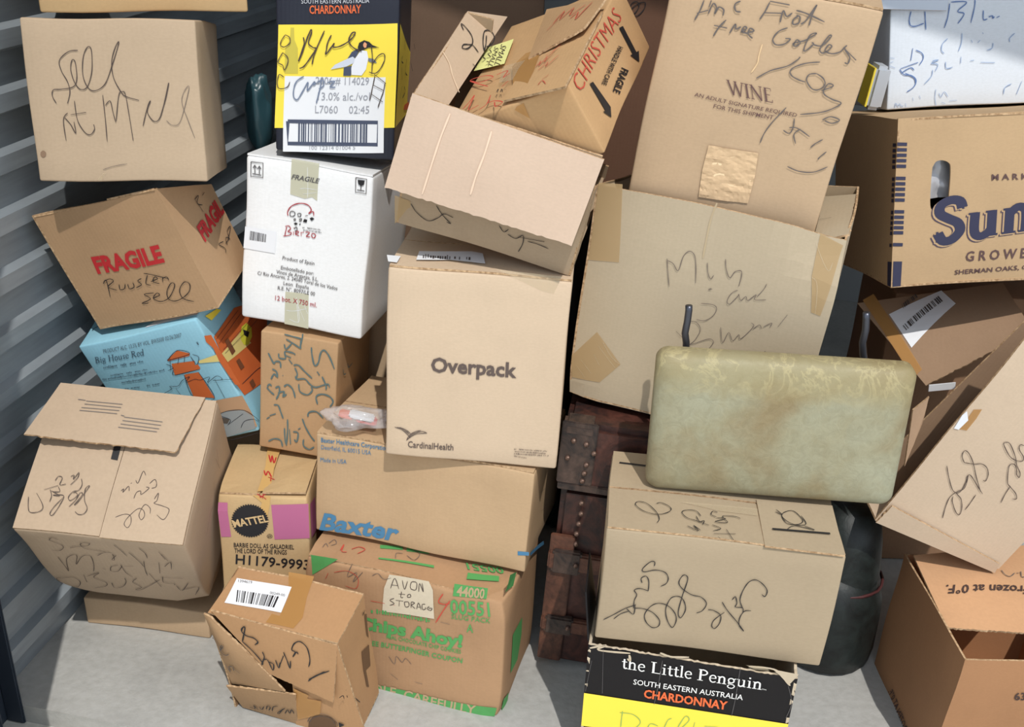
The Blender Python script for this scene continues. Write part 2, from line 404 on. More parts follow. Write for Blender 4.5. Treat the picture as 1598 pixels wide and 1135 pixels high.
# ------------------------------------------------------------------ measured cartons: corner x y z, yaw pitch roll, width depth height
BX = {
    'Q': (-0.4012, 1.7110, 0.0043, -0.2619, -0.0172, 0.0100, 0.4262, 0.2482, 0.3089),
    'S': (-0.5283, 1.6006, -0.0137, -0.2719, 0.1719, -0.0251, 0.2679, 0.1225, 0.2996),
    'R': (-0.5827, 1.7514, 0.0035, 0.0260, -0.0247, 0.0003, 0.1844, 0.2022, 0.4103),
    'P': (-0.3865, 1.7836, 0.3169, -0.2323, -0.0472, 0.0130, 0.4452, 0.2933, 0.2345),
    'L': (-0.2322, 1.7207, 0.5504, -0.0459, -0.0500, 0.0134, 0.3268, 0.2997, 0.3799),
    'O': (-0.5326, 1.9247, 0.4200, -0.1309, -0.0575, 0.0595, 0.1654, 0.2450, 0.2822),
    'E': (-0.5642, 1.9607, 0.7085, -0.1589, -0.0833, 0.0704, 0.2572, 0.2820, 0.3441),
    'D': (-0.4764, 1.9845, 1.0454, 0.0026, -0.1603, 0.0073, 0.2279, 0.3000, 0.3129),
    'U': (-0.9159, 1.8229, -0.0003, -0.1092, 0.0002, -0.0047, 0.2853, 0.2962, 0.0724),
    'T': (-0.9134, 1.7428, 0.1527, -0.0197, 0.5877, 0.0909, 0.3067, 0.2988, 0.3707),
    'C': (-0.7818, 1.9540, 0.3711, -0.0331, 0.1946, -0.3286, 0.2811, 0.2000, 0.3106),
    'B': (-0.8321, 1.9160, 0.6833, -0.1140, 0.1905, -0.3063, 0.2876, 0.1953, 0.2632),
    'A': (-0.8594, 1.7962, 1.0256, 0.1141, -0.1713, -0.0213, 0.2933, 0.2148, 0.2776),
    'X': (0.1676, 1.4799, -0.0014, -0.1724, 0.0090, -0.0079, 0.3695, 0.2589, 0.3239),
    'V': (0.1736, 1.4826, 0.3236, -0.1037, 0.0250, 0.0055, 0.3996, 0.2629, 0.2472),
    'AA': (0.2489, 1.5850, 0.5709, -0.0752, -0.0369, -0.0215, 0.4339, 0.0500, 0.2666),
    'Y': (0.0909, 1.7674, 0.0065, -0.1315, 0.0055, 0.0306, 0.4987, 0.3997, 0.6162),
    'I': (0.1127, 1.8451, 0.6288, -0.3087, 0.0039, 0.0594, 0.4480, 0.3199, 0.4336),
    'H': (0.1911, 1.8393, 1.0655, -0.2264, 0.0595, 0.1120, 0.3362, 0.3000, 0.3730),
    'J': (0.7539, 1.9799, 0.8401, 0.0555, -0.1910, -0.0940, 0.5000, 0.3454, 0.3352),
    'K': (0.7716, 2.2675, 1.1296, 0.0041, -0.1752, -0.1007, 0.4500, 0.2979, 0.2647),
    'F': (-0.2173, 1.7873, 0.9890, -0.2366, 0.3160, 0.2097, 0.3237, 0.3413, 0.2596),
    'G': (-0.0604, 1.7425, 1.0652, -0.2808, 0.3365, -0.4554, 0.2303, 0.3633, 0.1347),
    'CC': (0.8529, 1.5020, 0.0031, 0.0261, -0.0040, 0.0151, 0.3187, 0.3240, 0.2994),
    'BB': (0.7342, 1.7422, 0.4309, 0.0357, 0.0811, 0.3900, 0.3057, 0.2500, 0.4000),
}
def tune(k, **kw):
    n_ = ('x', 'y', 'z', 'yaw', 'pit', 'rol', 'w', 'd', 'h'); t = list(BX[k])
    for a, v in kw.items(): t[n_.index(a)] += v
    BX[k] = tuple(t)
BX['D'] = BX['D'][:2] + (BX['D'][2] + .006, BX['D'][3], -.075, .03) + BX['D'][6:]; tune('D', d=-.08); tune('A', d=.015); tune('Q', h=-.008); tune('P', h=-.006); tune('R', h=-.006); tune('O', h=-.014); tune('E', h=-.006); tune('C', h=-.012, w=-.012, x=-.004)
tune('Y', h=-.012); tune('X', h=-.008, d=-.02); tune('V', d=-.018, z=.002); tune('H', z=-.03, h=.03, d=-.05); tune('K', z=.004); tune('J', h=-.004); tune('B', d=-.018, w=-.012, x=-.006); tune('E', x=.003)
tune('L', y=-.010); tune('F', d=-.03); tune('G', d=-.015, z=.006); tune('BB', z=.004, d=-.13, h=.1)

# ------------------------------------------------------------------ the storage unit
AZ = radians(10); AD = Vector((sin(AZ), cos(AZ), 0)); AW = Vector((cos(AZ), -sin(AZ), 0)); WP = Vector((-.977, 1.756, 0))
def unit(wd, dp, z): return WP + AW * wd + AD * dp + Vector((0, 0, z))
FRONT_D = -.178                       # where the slab ends, measured along the wall
def concrete(name, rgb, dark):
    mt, nt, b = base_mat(name); v = coords(nt); c = srgb(*rgb)
    n1 = tex(nt, 'Noise', Scale=3.2, Detail=8, Roughness=.65); n2 = tex(nt, 'Noise', Scale=60, Detail=4); n3 = tex(nt, 'Voronoi', Scale=90)
    for n in (n1, n2, n3): nt.links.new(v, n.inputs['Vector'])
    a = ramp(nt, n1.outputs[0], [(.3, mul(c, dark)), (.5, c), (.75, mul(c, 1.12))])
    g = ramp(nt, n2.outputs[0], [(.3, (.82, .82, .8)), (.65, (1.05, 1.05, 1.05))])
    sp = ramp(nt, n3.outputs['Distance'], [(.02, (.55, .5, .42)), (.1, (1, 1, 1))])
    nt.links.new(mix(nt, .5, mix(nt, 1.0, a, g, 'MULTIPLY'), mix(nt, 1.0, a, sp, 'MULTIPLY')), b.inputs['Base Color'])
    b.inputs['Roughness'].default_value = .9
    bp = nt.nodes.new('ShaderNodeBump'); bp.inputs['Strength'].default_value = .35; bp.inputs['Distance'].default_value = .004
    nt.links.new(n2.outputs[0], bp.inputs['Height']); nt.links.new(bp.outputs[0], b.inputs['Normal']); return mt
M_CONC = concrete('concrete', (172, 171, 167), .8); M_APRON = concrete('apron_concrete', (206, 201, 190), .88)
def prism(name, wd0, wd1, dp0, dp1, z0, z1, mt):
    v = [unit(a, b, c) for c in (z0, z1) for a, b in ((wd0, dp0), (wd1, dp0), (wd1, dp1), (wd0, dp1))]
    return struct(name, v, [(3, 2, 1, 0), (4, 5, 6, 7), (0, 1, 5, 4), (1, 2, 6, 5), (2, 3, 7, 6), (3, 0, 4, 7)], mt)
prism('floor', -.15, 3.1, FRONT_D, 2.6, -.2, 0, M_CONC)
prism('ground', -3.5, 6.0, -7.0, FRONT_D, -.25, -.045, M_APRON)
def steel(name, rgb, k=.85):
    mt, nt, b = base_mat(name); c = srgb(*rgb)
    n1 = tex(nt, 'Noise', Scale=5, Detail=6); n2 = tex(nt, 'Noise', Scale=1, Detail=3)
    nt.links.new(coords(nt), n1.inputs['Vector']); nt.links.new(coords(nt, (8, 8, 90)), n2.inputs['Vector'])
    a = ramp(nt, n1.outputs[0], [(.3, mul(c, k)), (.7, mul(c, 1.1))]); g = ramp(nt, n2.outputs[0], [(.3, (.88, .88, .88)), (.7, (1.05, 1.05, 1.05))])
    nt.links.new(mix(nt, 1.0, a, g, 'MULTIPLY'), b.inputs['Base Color'])
    b.inputs['Metallic'].default_value = .1; b.inputs['Roughness'].default_value = .45; return mt
M_STEEL = steel('ribbed_steel', (142, 149, 154)); M_WALL = plain('painted_steel', (150, 152, 152), .6)
# left wall: horizontally ribbed sheet
prof = []; z = -.01
while z < 3.25:
    prof += [(z, .0), (z + .058, .0), (z + .067, .018), (z + .099, .018), (z + .107, .0)]; z += .107
dps = [FRONT_D - .02 + i * .14 for i in range(21)]
v = [unit(o, dp, zz) for dp in dps for zz, o in prof]; n = len(prof)
struct('wall_left', v, [(i * n + j, (i + 1) * n + j, (i + 1) * n + j + 1, i * n + j + 1) for i in range(len(dps) - 1) for j in range(n - 1)], M_STEEL)
prism('wall_back', -.1, 3.1, 2.6, 2.65, 0, 3.29, M_WALL)
prism('wall_right', 3.0, 3.05, FRONT_D, 2.6, 0, 3.29, M_WALL)
prism('ceiling', -.15, 3.1, FRONT_D, 2.65, 3.29, 3.32, M_WALL)
prism('trim_1', -.15, 3.1, FRONT_D - .06, FRONT_D, 3.12, 3.32, M_WALL)          # header over the door opening
prism('wall_pier', -.55, .265, -.72, -.522, -.045, 3.32, M_APRON)                    # pier beside the opening
# door track at the foot of the left wall
def box_mesh(name, M, sx, sy, sz, mt, parent=None, bev=.003, label=None, smooth_=True):
    bm = bmesh.new(); bmesh.ops.create_cube(bm, size=1)
    for q in bm.verts: q.co = Vector((q.co.x * sx, q.co.y * sy, q.co.z * sz))
    if bev: bmesh.ops.bevel(bm, geom=bm.edges[:], offset=bev, segments=2, affect='EDGES')
    me = bpy.data.meshes.new(name); bm.to_mesh(me); bm.free(); me.materials.append(mt)
    o = bpy.data.objects.new(name, me); COL.objects.link(o); o.parent = parent
    o.matrix_local = M if isinstance(M, Matrix) else Matrix.Translation(M)
    if label: o['label'] = label
    return o
def cyl(name, P, r, mt, parent=None, seg=12, label=None, closed=True):
    """tube along points P"""
    P = [Vector(p) for p in P]; vs_, fs = [], []
    for i, p in enumerate(P):
        t = (P[min(i + 1, len(P) - 1)] - P[max(i - 1, 0)]).normalized(); a = t.orthogonal().normalized()
        if abs(t.z) > .5: a = (Vector((1, 0, 0)) - t * t.x).normalized()
        b = t.cross(a); rr = r[i] if isinstance(r, (list, tuple)) else r
        vs_ += [p + (a * cos(2 * pi * k / seg) + b * sin(2 * pi * k / seg)) * rr for k in range(seg)]
    for i in range(len(P) - 1):
        fs += [(i * seg + k, i * seg + (k + 1) % seg, (i + 1) * seg + (k + 1) % seg, (i + 1) * seg + k) for k in range(seg)]
    if closed: fs += [tuple(range(seg - 1, -1, -1)), tuple((len(P) - 1) * seg + k for k in range(seg))]
    return mesh_obj(name, vs_, fs, mt, parent, True, None, label)
M_TRACK = plain('track_steel', (58, 66, 78), .5, .4)
MT = Matrix.Translation(unit(.035, FRONT_D - .035, -.045)) @ Matrix.Rotation(-AZ, 4, 'Z')
tr = empty('door_track', MT, 'dark blue steel door track with rusty bolt hole at foot of ribbed wall', 'door track')
box_mesh('channel_web', (-.018, 0, 1.25), .008, .07, 2.5, M_TRACK, tr)
box_mesh('channel_flange', (.006, -.031, 1.25), .04, .008, 2.5, M_TRACK, tr)
box_mesh('channel_flange', (.006, .031, 1.25), .04, .008, 2.5, M_TRACK, tr)
cyl('bolt', [(.0, -.034, .10), (.0, -.040, .10)], .008, plain('rust', (96, 58, 40), .8), tr)

# ------------------------------------------------------------------ inks and papers
K_A = plain('brown_black_ink', (74, 62, 58), .7); K_B = plain('black_ink', (44, 40, 40), .7); K_G = plain('grey_ink', (112, 100, 92), .7)
K_TEAL = plain('faded_teal_ink', (92, 112, 112), .7); K_BLUE = plain('blue_ink', (98, 126, 176), .7); K_LBLUE = plain('pale_blue_ink', (150, 172, 206), .7)
K_RED = plain('red_ink', (196, 78, 62), .7); K_FRAG = plain('red_print', (186, 44, 48), .6); K_GREEN = plain('green_print', (86, 158, 88), .7)
P_WHITE = plain('white_paper', (232, 234, 238), .6); P_BLACK = plain('black_print', (34, 33, 36), .55); P_GREY = plain('grey_print', (84, 78, 76), .6)
P_YELLOW = plain('yellow_print', (248, 222, 74), .5); P_TAPE = plain('brown_tape', (186, 138, 80), .25, alpha=.75); P_CLEAR = plain('clear_tape', (214, 196, 164), .15, alpha=.3, spec=.6)
P_TAN = plain('tan_tape', (190, 160, 116), .35, alpha=.72); P_GTAPE = plain('greenish_tape', (206, 204, 180), .3, alpha=.85)
P_BAX = plain('sky_print', (76, 128, 164), .6); P_NAVY = plain('navy_print', (52, 52, 76), .6); P_PURPLE = plain('magenta_print', (182, 104, 140), .6)
P_ORANGE = plain('orange_print', (226, 106, 58), .6); P_MAROON = plain('maroon_print', (168, 62, 70), .6)
c1 = Crop(0, 0, 3.66); c2 = Crop(360, 0, 3.783); c3 = Crop(600, 0, 3.632); c4 = Crop(960, 0, 3.632); c5 = Crop(1280, 0, 4.934)
c6 = Crop(0, 260, 3.783); c7 = Crop(340, 220, 3.547); c8 = Crop(560, 280, 3.995)
d1 = Crop(860, 240, 3.152); d2 = Crop(1260, 160, 3.547); d3 = Crop(1200, 400, 3.548); d4 = Crop(0, 460, 3.547); d5 = Crop(0, 580, 2.7027)
d6 = Crop(300, 460, 3.547); d7 = Crop(560, 500, 3.547); d8 = Crop(820, 560, 2.8367)
e2 = Crop(1240, 540, 3.1536); e3 = Crop(300, 680, 4.053); e4 = Crop(280, 860, 4.128); e5 = Crop(440, 800, 3.389); e6 = Crop(800, 660, 2.837); e7 = Crop(820, 940, 3.329); e8 = Crop(1220, 820, 3.603)
cT = Crop(30, 720, 4.728); cH = Crop(1080, 0, 3.915); cO = Crop(400, 500, 5.156); cV = Crop(940, 760, 4.097); cS = Crop(320, 930, 5.536)
cB = Crop(1440, 640, 4.728); cG = Crop(690, 0, 5.674); cD = Crop(430, 30, 6.948); PX = Crop(0, 0, 1)

# ================================================================== the cartons, floor first
# --- green printed biscuit carton on the floor
b = Box('Q', 'cardboard_box', 'weathered brown carton with green print and a pasted paper note, on the concrete')
b.dents = [(b.c('frt'), .06, (-.010, .006, -.008)), (b.c('flt'), .05, (.004, .003, -.004)), (b.c('frb'), .05, (-.006, .004, 0))]
m_ = card('worn_brown_board', (186, 142, 98), grime=.9)
b.body(m_, r=.007)
W, D, h = b.w / 2, b.d / 2, b.h
b.panel('flap', [(-W + .003, -D + .004, h), (W - .012, -D + .006, h - .004), (W - .003, -.002, h), (-W + .003, -.002, h)], m_, warp=True)
b.panel('flap', [(-W + .003, .002, h), (W - .003, .002, h), (W - .003, D - .003, h), (-W + .003, D - .003, h)], m_, warp=True)
f = b.front
patch(f, e5, '145,210 300,238 165,322', K_GREEN, layer=1, name='print')
patch(f, e5, '915,366 1096,394 1092,450 907,432', K_GREEN, layer=1)
letters(f, e5, '44000', (926, 428), (1076, 448), (930, 378), card('tan_print', (196, 166, 122)), .03, 2)
letters(f, e5, '00551', (893, 522), (1106, 545), (893, 450), K_GREEN, .02, 2)
letters(f, e5, 'SLUG PACK', (898, 552), (1104, 582), (900, 526), K_GREEN, .004, 2)
letters(f, e5, 'A', (978, 624), (1013, 630), (980, 582), K_GREEN, .012, 2)
letters(f, e5, 'Chips Ahoy!', (398, 612), (952, 706), (402, 552), K_GREEN, .045, 2)
letters(f, e5, 'REAL CHOCOLATE CHIP COOKIES', (548, 668), (945, 740), (548, 648), K_GREEN, .01, 2)
letters(f, e5, 'FREE BUTTERFINGER COUPON', (432, 696), (950, 790), (434, 672), K_GREEN, .02, 2)
fine(f, e5, (470, 530), (790, 578), 22, K_GREEN, 22, 2)
patch(f, e5, '152,842 1138,1036 1132,1085 520,958 160,882', K_GREEN, layer=1)
letters(f, e5, 'HANDLE  CAREFULLY', (330, 915), (1020, 1058), (332, 872), card('tan_print', (196, 166, 122)), .02, 2)
patch(b.right, e5, '1215,650 1268,560 1262,650 1240,780 1200,850; 1165,985 1192,950 1180,1040 1160,1075', K_GREEN, layer=1)
UNDER[0] = patch(f, e5, '570,326 780,356 802,402 808,556 530,524 542,400', card('cream_paper', (226, 210, 180), grime=.8, flute=0), 'note', 3, 'cream paper note pasted on the front')
ink(f, e5, '578,398 600,345 622,402; 582,380 618,384; 640,355 652,402 668,358; 682,385 690,362 716,366 712,402 688,400 682,385; 728,412 732,368 752,412 745,366', K_A, .0022, 5)
ink(f, e5, '636,415 632,445 645,446; 620,428 655,430; 668,432 682,428 684,442 668,444 668,432; 596,452 574,462 596,480 572,490; 604,462 645,466; 624,464 622,494; 650,470 656,496 674,492 672,470 650,470; 686,500 688,470 706,474 690,486 708,504; 716,506 726,472 740,508; 720,494 738,496; 762,478 746,480 748,506 764,502 762,494; 784,488 772,500 790,510 798,498 780,498', K_A, .0022, 5); UNDER[0] = None
ink(f, e5, '856,420 832,462 862,476 892,468; 892,456 850,520 815,576', K_RED, .0035, 3)
ink(f, e5, '235,340 250,310; 280,306 350,300 405,340 395,395 340,380; 470,465 530,478 600,492', K_RED, .002, 3)
ink(f, e5, '375,262 350,330 400,310 380,360 430,310; 480,330 510,320 540,350 580,345; 560,760 590,800 600,760 630,790 650,770 680,800; 570,850 610,880; 700,890 740,900; 840,570 890,582', K_G, .0018, 3)
tp = b.top
ink(tp, e5, '310,195 330,165 318,200 345,205; 370,190 410,180 440,195 400,215', K_RED, .003)
ink(tp, e5, '215,180 235,160 245,178; 250,160 280,140 290,160 260,170; 600,245 605,220 640,222; 660,232 700,255 730,225 700,205 750,212', K_G, .002)
letters(tp, e5, '00551', (1168, 292), (975, 262), (1180, 325), K_GREEN, .02)
patch(tp, e5, '985,312 1150,335 1148,362 978,345', K_GREEN, layer=1)
patch(tp, e5, '520,172 640,185 640,202 520,190; 660,188 780,205 780,222 660,208; 510,238 805,278 805,290 510,246', K_GREEN, layer=1)
patch(b.right, e5, '1200,330 1235,312 1225,385 1195,420', K_GREEN, layer=1)

# --- opened carton of garage oddments in front
b = Box('S', 'cardboard_box', 'small brown carton with barcode label and gaping torn front flaps, on the concrete')
m_ = card('tan_board', (190, 142, 92)); W, D, h = b.w / 2, b.d / 2, b.h
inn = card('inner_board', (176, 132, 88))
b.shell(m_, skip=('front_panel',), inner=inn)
b.panel('top_panel', [(-W, -D, h), (W, -D, h), (W, D, h), (-W, D, h)], m_, warp=True)
fr_ = b.front
def hp(bx, face, crop, p, off=0): return bx.hit(face, *crop(p), off)
tf = [hp(b, fr_, cS, p, o) for p, o in (((560, 680), .012), ((1105, 925), .018), ((1145, 425), .002), ((52, 125), .002))]
b.panel('flap', tf, m_, bow=.003, torn=(0,), label='top flap hanging down over the opening')
lf = [hp(b, fr_, cS, p, o) for p, o in (((230, 760), .004), ((690, 830), .016), ((60, 170), .004), ((0, 140), .004))]
b.panel('flap', lf, card('dull_board', (172, 134, 92)), bow=.01, torn=(1,), label='left flap with black writing')
bf = [hp(b, fr_, cS, p, o) for p, o in (((325, 965), .003), ((800, 1110), .003), ((780, 850), .012), ((185, 775), .014))]
b.panel('flap', bf, card('dull_board', (172, 134, 92)), bow=.003, torn=(2,), label='bottom flap with torn top edge')
rf = [hp(b, fr_, cS, p, o) for p, o in (((790, 1160), .004), ((1420, 1300), .004), ((1145, 440), .004), ((740, 600), .004))]
b.panel('flap', rf, m_, label='right flap with round printed mark')
box_mesh('toy', b.loc(b.M @ Vector((-.01, -D + .05, .12))), .09, .03, .06, plain('red_toy', (170, 66, 50), .5), b.root, .01, 'red and grey thing inside')
tp = b.top
UNDER[0] = patch(tp, e4, '372,168 722,236 650,400 288,325', P_WHITE, 'label', 2, 'white barcode label')
barcode(tp, e4, [(362, 322), (608, 368), (642, 298), (372, 245)], P_BLACK, 22, 5)
letters(tp, e4, '1394619', (380, 195), (468, 208), (382, 178), P_GREY, 0, 3)
letters(tp, e4, '00249-00', (580, 278), (676, 298), (582, 262), P_GREY, 0, 3); UNDER[0] = None
patch(tp, e4, '705,140 870,170 820,300 790,430 730,500 550,462 590,405 640,420 700,300', P_TAPE, 'tape_strip', 1, 'brown tape strip')
fpl = b.plane(tf, bow=.003)
ink(fpl, cS, '330,385 355,270 340,258 325,290 365,330 430,350 468,385 440,410; 330,385 420,470 500,570 490,590', P_BLACK, .0042, 2)
ink(fpl, cS, '505,470 520,520 490,590; 515,540 550,545 590,635 600,580 560,560; 620,540 645,610 660,560; 690,470 720,540 745,610 750,545; 650,600 690,500; 815,490 800,470 770,510 790,470 760,450 780,400 830,385 890,440 915,540 905,600', P_BLACK, .0036, 2)
ink(fpl, cS, '900,725 960,680 1080,640; 905,710 990,670 1040,645', P_BLACK, .004, 2)
lpl = b.plane(lf, bow=.01)
ink(lpl, cS, '80,350 95,340 130,380 160,430; 130,490 180,490; 150,440 190,400 170,390 165,450 210,470 240,460; 190,570 230,640 225,590 265,580 270,620; 260,590 325,640', P_GREY, .003, 3)
bpl = b.plane(bf, bow=.003)
ink(bpl, cS, '390,950 440,960 430,930 470,970; 480,940 500,965 520,935; 540,960 550,930 575,945 560,970; 590,975 600,940 640,935; 680,960 650,1000 640,990 700,955; 700,1000 720,970 740,1000 755,970 775,1005', P_BLACK, .003, 3)
rpl = b.plane(rf)
ink(rpl, cS, '890,1080 920,1035 1000,1012 1080,1030 1140,1080 1150,1120; 905,1085 940,1045 1010,1030 1090,1050 1130,1100', P_GREY, .002, 3)
patch(rpl, cS, '895,1135 900,1080 930,1045 1010,1028 1090,1048 1135,1095 1140,1135', plain('brown_print', (104, 76, 52), .7), 'print', 2)
patch(rpl, cS, '1158,1085 1210,1108 1165,1130', P_BLACK, 'print', 3)
ink(b.right, cS, '1370,130 1360,160 1385,110; 1150,880 1180,860 1190,890; 1210,860 1240,900 1220,860; 1205,810 1320,910', P_BLACK, .003, 3)
patch(b.right, cS, '1380,150 1400,150 1415,360 1400,340; 1350,480 1415,420 1420,600 1380,640 1405,780 1385,780 1360,640', plain('brown_print', (104, 76, 52), .7), 'print', 2)
patch(rpl, cS, '770,790 900,850 890,880 1010,900 1000,1010 900,1040 810,1060', P_TAPE, 'tape_strip', 4)

# --- magenta-banded toy carton
b = Box('R', 'cardboard_box', 'tall tan toy carton with magenta band and black cog emblem, behind the torn small carton')
m_ = card('toy_board', (208, 172, 118)); W, D, h = b.w / 2, b.d / 2, b.h
b.dents = [(b.c('flt'), .05, (.004, .006, -.004))]
b.body(m_, r=.006)
b.panel('flap', [(-W + .003, -D + .003, h), (-.004, -D + .003, h), (-.001, D - .003, h - .002), (-W + .003, D - .003, h)], m_, warp=True)
b.panel('flap', [(.002, -D + .004, h + .002), (W - .003, -D + .004, h + .006), (W - .003, D * .4, h + .002), (.006, D * .1, h - .006)], m_, warp=False, bow=.003)
f = b.front
patch(f, e3, '152,418 215,420 240,634 178,634', P_PURPLE, layer=1); patch(f, e3, '498,432 735,426 738,640 515,648', P_PURPLE, layer=1)
patch(b.right, e3, '742,426 772,380 776,590 745,640', P_PURPLE, layer=1)
star = []
for i in range(88):
    a = 2 * pi * i / 88; r = 1 if i % 2 else .91; star.append('%.1f,%.1f' % (362 + 120 * r * cos(a), 532 + 106 * r * sin(a)))
patch(f, e3, ' '.join(star), P_BLACK, 'emblem', 2, 'black toothed round emblem')
letters(f, e3, 'MATTEL', (262, 572), (482, 534), (246, 530), card('toy_print', (220, 184, 126)), .03, 4)
ink(f, e3, '488,628 476,634 480,622 492,624 488,634; 474,618 468,630 484,640 500,632 496,618 482,614 474,618', P_BLACK, .0012, 2)
letters(f, e3, 'BARBIE DOLL AS GALADRIEL', (256, 698), (638, 708), (256, 671), P_BLACK, .01)
letters(f, e3, 'THE LORD OF THE RINGS', (260, 734), (592, 742), (260, 706), P_BLACK, .01)
letters(f, e3, 'H1179-9993', (268, 805), (735, 838), (270, 745), P_BLACK, .012)
tp = b.top
patch(tp, e3, '488,60 565,100 520,215 490,350 410,360 465,200', plain('pale_tape', (206, 166, 104), .3), 'tape_strip', 5, 'tan tape with red print')
patch(f, e3, '380,372 495,376 490,430 470,520 400,520 440,420', plain('pale_tape', (206, 166, 104), .3), 'tape_strip', 1)
ink(tp, e3, '490,135 500,180 510,140 520,185 535,150; 455,230 465,260 480,235 500,270; 480,270 520,285; 500,260 495,295', K_FRAG, .004, 7)
ink(f, e3, '410,362 440,378 425,380; 450,360 445,390; 445,378 468,395; 465,362 430,385', K_FRAG, .003, 4)

# --- clinical supply carton on top of the green one
b = Box('P', 'cardboard_box', 'wide brown carton with big blue lettering, lying on the green-printed carton')
m_ = card('supply_board', (202, 166, 122)); W, D, h = b.w / 2, b.d / 2, b.h
b.body(m_)
b.panel('flap', [(-W + .002, -D + .002, h), (W - .002, -D + .002, h), (W - .002, -.002, h), (-W + .002, -.002, h)], m_, warp=True)
b.panel('flap', [(-W + .002, .002, h), (W - .002, .002, h), (W - .002, D - .002, h), (-W + .002, D - .002, h)], m_, warp=True)
f = b.front
letters(f, d6, 'Baxter Healthcare Corporation', (712, 808), (1078, 862), (712, 783), P_BAX, .012)
letters(f, d6, 'Deerfield, IL 60015 USA', (712, 848), (985, 888), (712, 824), P_BAX, 0)
letters(f, d6, 'Made in USA', (708, 918), (851, 936), (708, 894), P_BAX, 0)
letters(f, e3, 'Baxter', (808, 582), (1290, 662), (826, 486), P_BAX, .034, slant=.12)
patch(f, e5, '1248,205 1308,208 1308,226 1248,226', P_BAX); patch(b.right, e5, '1312,215 1380,150 1382,168 1312,232', P_BAX)
ink(b.right, d7, '1000,960 1030,935; 1010,1060 1030,1040', K_G, .0015)

# --- shipping carton with grey word
b = Box('L', 'cardboard_box', 'clean tan carton with one dark grey word, standing on the blue-lettered carton')
m_ = card('clean_board', (216, 188, 155), grime=.35); W, D, h = b.w / 2, b.d / 2, b.h
b.body(m_, r=.005)
b.panel('flap', [(-W + .002, -D + .002, h), (W - .002, -D + .002, h), (W - .002, -.002, h), (-W + .002, -.002, h)], m_, warp=True)
b.panel('flap', [(-W + .002, .002, h), (W - .002, .002, h), (W - .002, D - .002, h), (-W + .002, D - .002, h)], m_, warp=True)
f = b.front; K_OV = plain('warm_grey_print', (94, 80, 74), .7)
letters(f, d7, 'Overpack', (405, 276), (878, 312), (408, 199), K_OV, .028)
letters(f, d7, 'CardinalHealth', (272, 696), (524, 717), (272, 662), K_OV, .01)
ink(f, d7, '198,585 240,600 272,628 285,645; 212,586 250,598 280,625; 225,586 262,600 288,622; 268,655 285,640 320,622 378,618; 276,645 300,622 350,608 378,618; 264,658 280,630 310,610 345,602', K_OV, .002, 2, 'emblem')
for i, e in enumerate((1042, 1036, 1052, 930)): fine(f, d7, (860, 712 + 13 * i), (e, 722 + 13 * i), 7, K_OV, 40, i)
patch(f, c8, '860,560 1270,600 1222,705 1150,690', P_CLEAR, 'tape_strip', 1, 'loose clear tape')
patch(b.top, c8, '375,458 700,466 770,480 790,540 560,512 360,508', P_WHITE, 'label', 6, 'crumpled paper label')
fine(b.top, c8, (400, 500), (700, 520), 24, P_GREY, 20, 9, 7)
patch(b.top, c8, '175,482 262,488 240,525 185,520', P_WHITE, 'tape_strip', 6)

# --- upright carton with faded teal writing
b = Box('O', 'cardboard_box', 'narrow carton covered in faded teal handwriting, standing on the magenta-banded carton')
m_ = card('narrow_board', (198, 156, 108)); b.body(m_, h=b.h)
f = b.front
ink(f, cO, '235,120 310,140 385,160; 385,115 378,160 360,235; 365,170 370,238; 250,160 300,190 370,238; 235,200 250,240 300,190; 190,275 195,310 245,315 240,260 300,270 325,285; 245,290 290,310; 270,320 300,360; 310,370 350,370 400,420 460,475; 320,390 340,440 330,480 400,480 440,520 490,545 580,520 600,545; 350,520 360,580 420,605 460,570 450,540; 320,460 350,490', K_TEAL, .0046)
ink(f, cO, '455,225 460,290 480,370 510,350 530,270 560,250 600,300 640,400; 500,420 520,450; 540,460 570,530 570,565; 500,680 490,620 540,600 600,620 625,660 600,700; 420,780 430,745 490,740 545,790; 375,795 400,860 440,930 475,975; 385,960 385,1010 430,1040 470,1020', K_TEAL, .005)
ink(f, cO, '105,270 130,320 150,360; 150,360 165,340 200,345 205,390; 135,400 170,420 180,470; 125,480 150,440 175,465; 95,540 110,520 130,535; 90,545 120,580 150,605; 160,550 190,540 190,590 165,640; 180,590 230,580 220,620 250,600; 230,540 260,525 300,560 320,630; 220,450 224,455', K_TEAL, .005)
ink(f, cO, '145,685 180,690 200,740 220,795; 85,795 110,780; 110,770 160,755; 100,975 150,955 200,970 215,1020; 255,800 255,900 245,1010; 230,870 235,960 250,1010; 270,880 280,1000; 300,900 340,910 330,980 310,960; 340,880 360,870', K_TEAL, .005)
ink(b.right, cO, '700,400 705,440 720,430; 735,350 740,380 770,340', K_TEAL, .004)

# --- white wine carton with grapes
b = Box('E', 'wine_carton', 'white wine carton with red and black grape emblem, under the yellow and black carton', 'carton')
m_ = card('white_board', (250, 251, 252), rough=.5, grime=.12, flute=.05); W, D, h = b.w / 2, b.d / 2, b.h
b.body(m_, r=.006)
b.panel('flap', [(-W + .002, -D + .002, h), (W - .002, -D + .002, h), (W - .002, -.001, h), (-W + .002, -.001, h)], m_, warp=True, edge=m_)
b.panel('flap', [(-W + .002, .001, h), (W - .002, .001, h), (W - .002, D - .002, h), (-W + .002, D - .002, h)], m_, warp=True, edge=m_)
f = b.front; K_W = plain('soft_black_print', (92, 90, 92), .6)
patch(f, c7, '412,104 566,128 548,335 520,315 480,325 398,300', P_GTAPE, 'tape_strip', 1, 'greenish crackled tape'); patch(f, c7, '378,838 508,850 500,1042 366,1016', P_GTAPE, 'tape_strip', 1, 'greenish crackled tape')
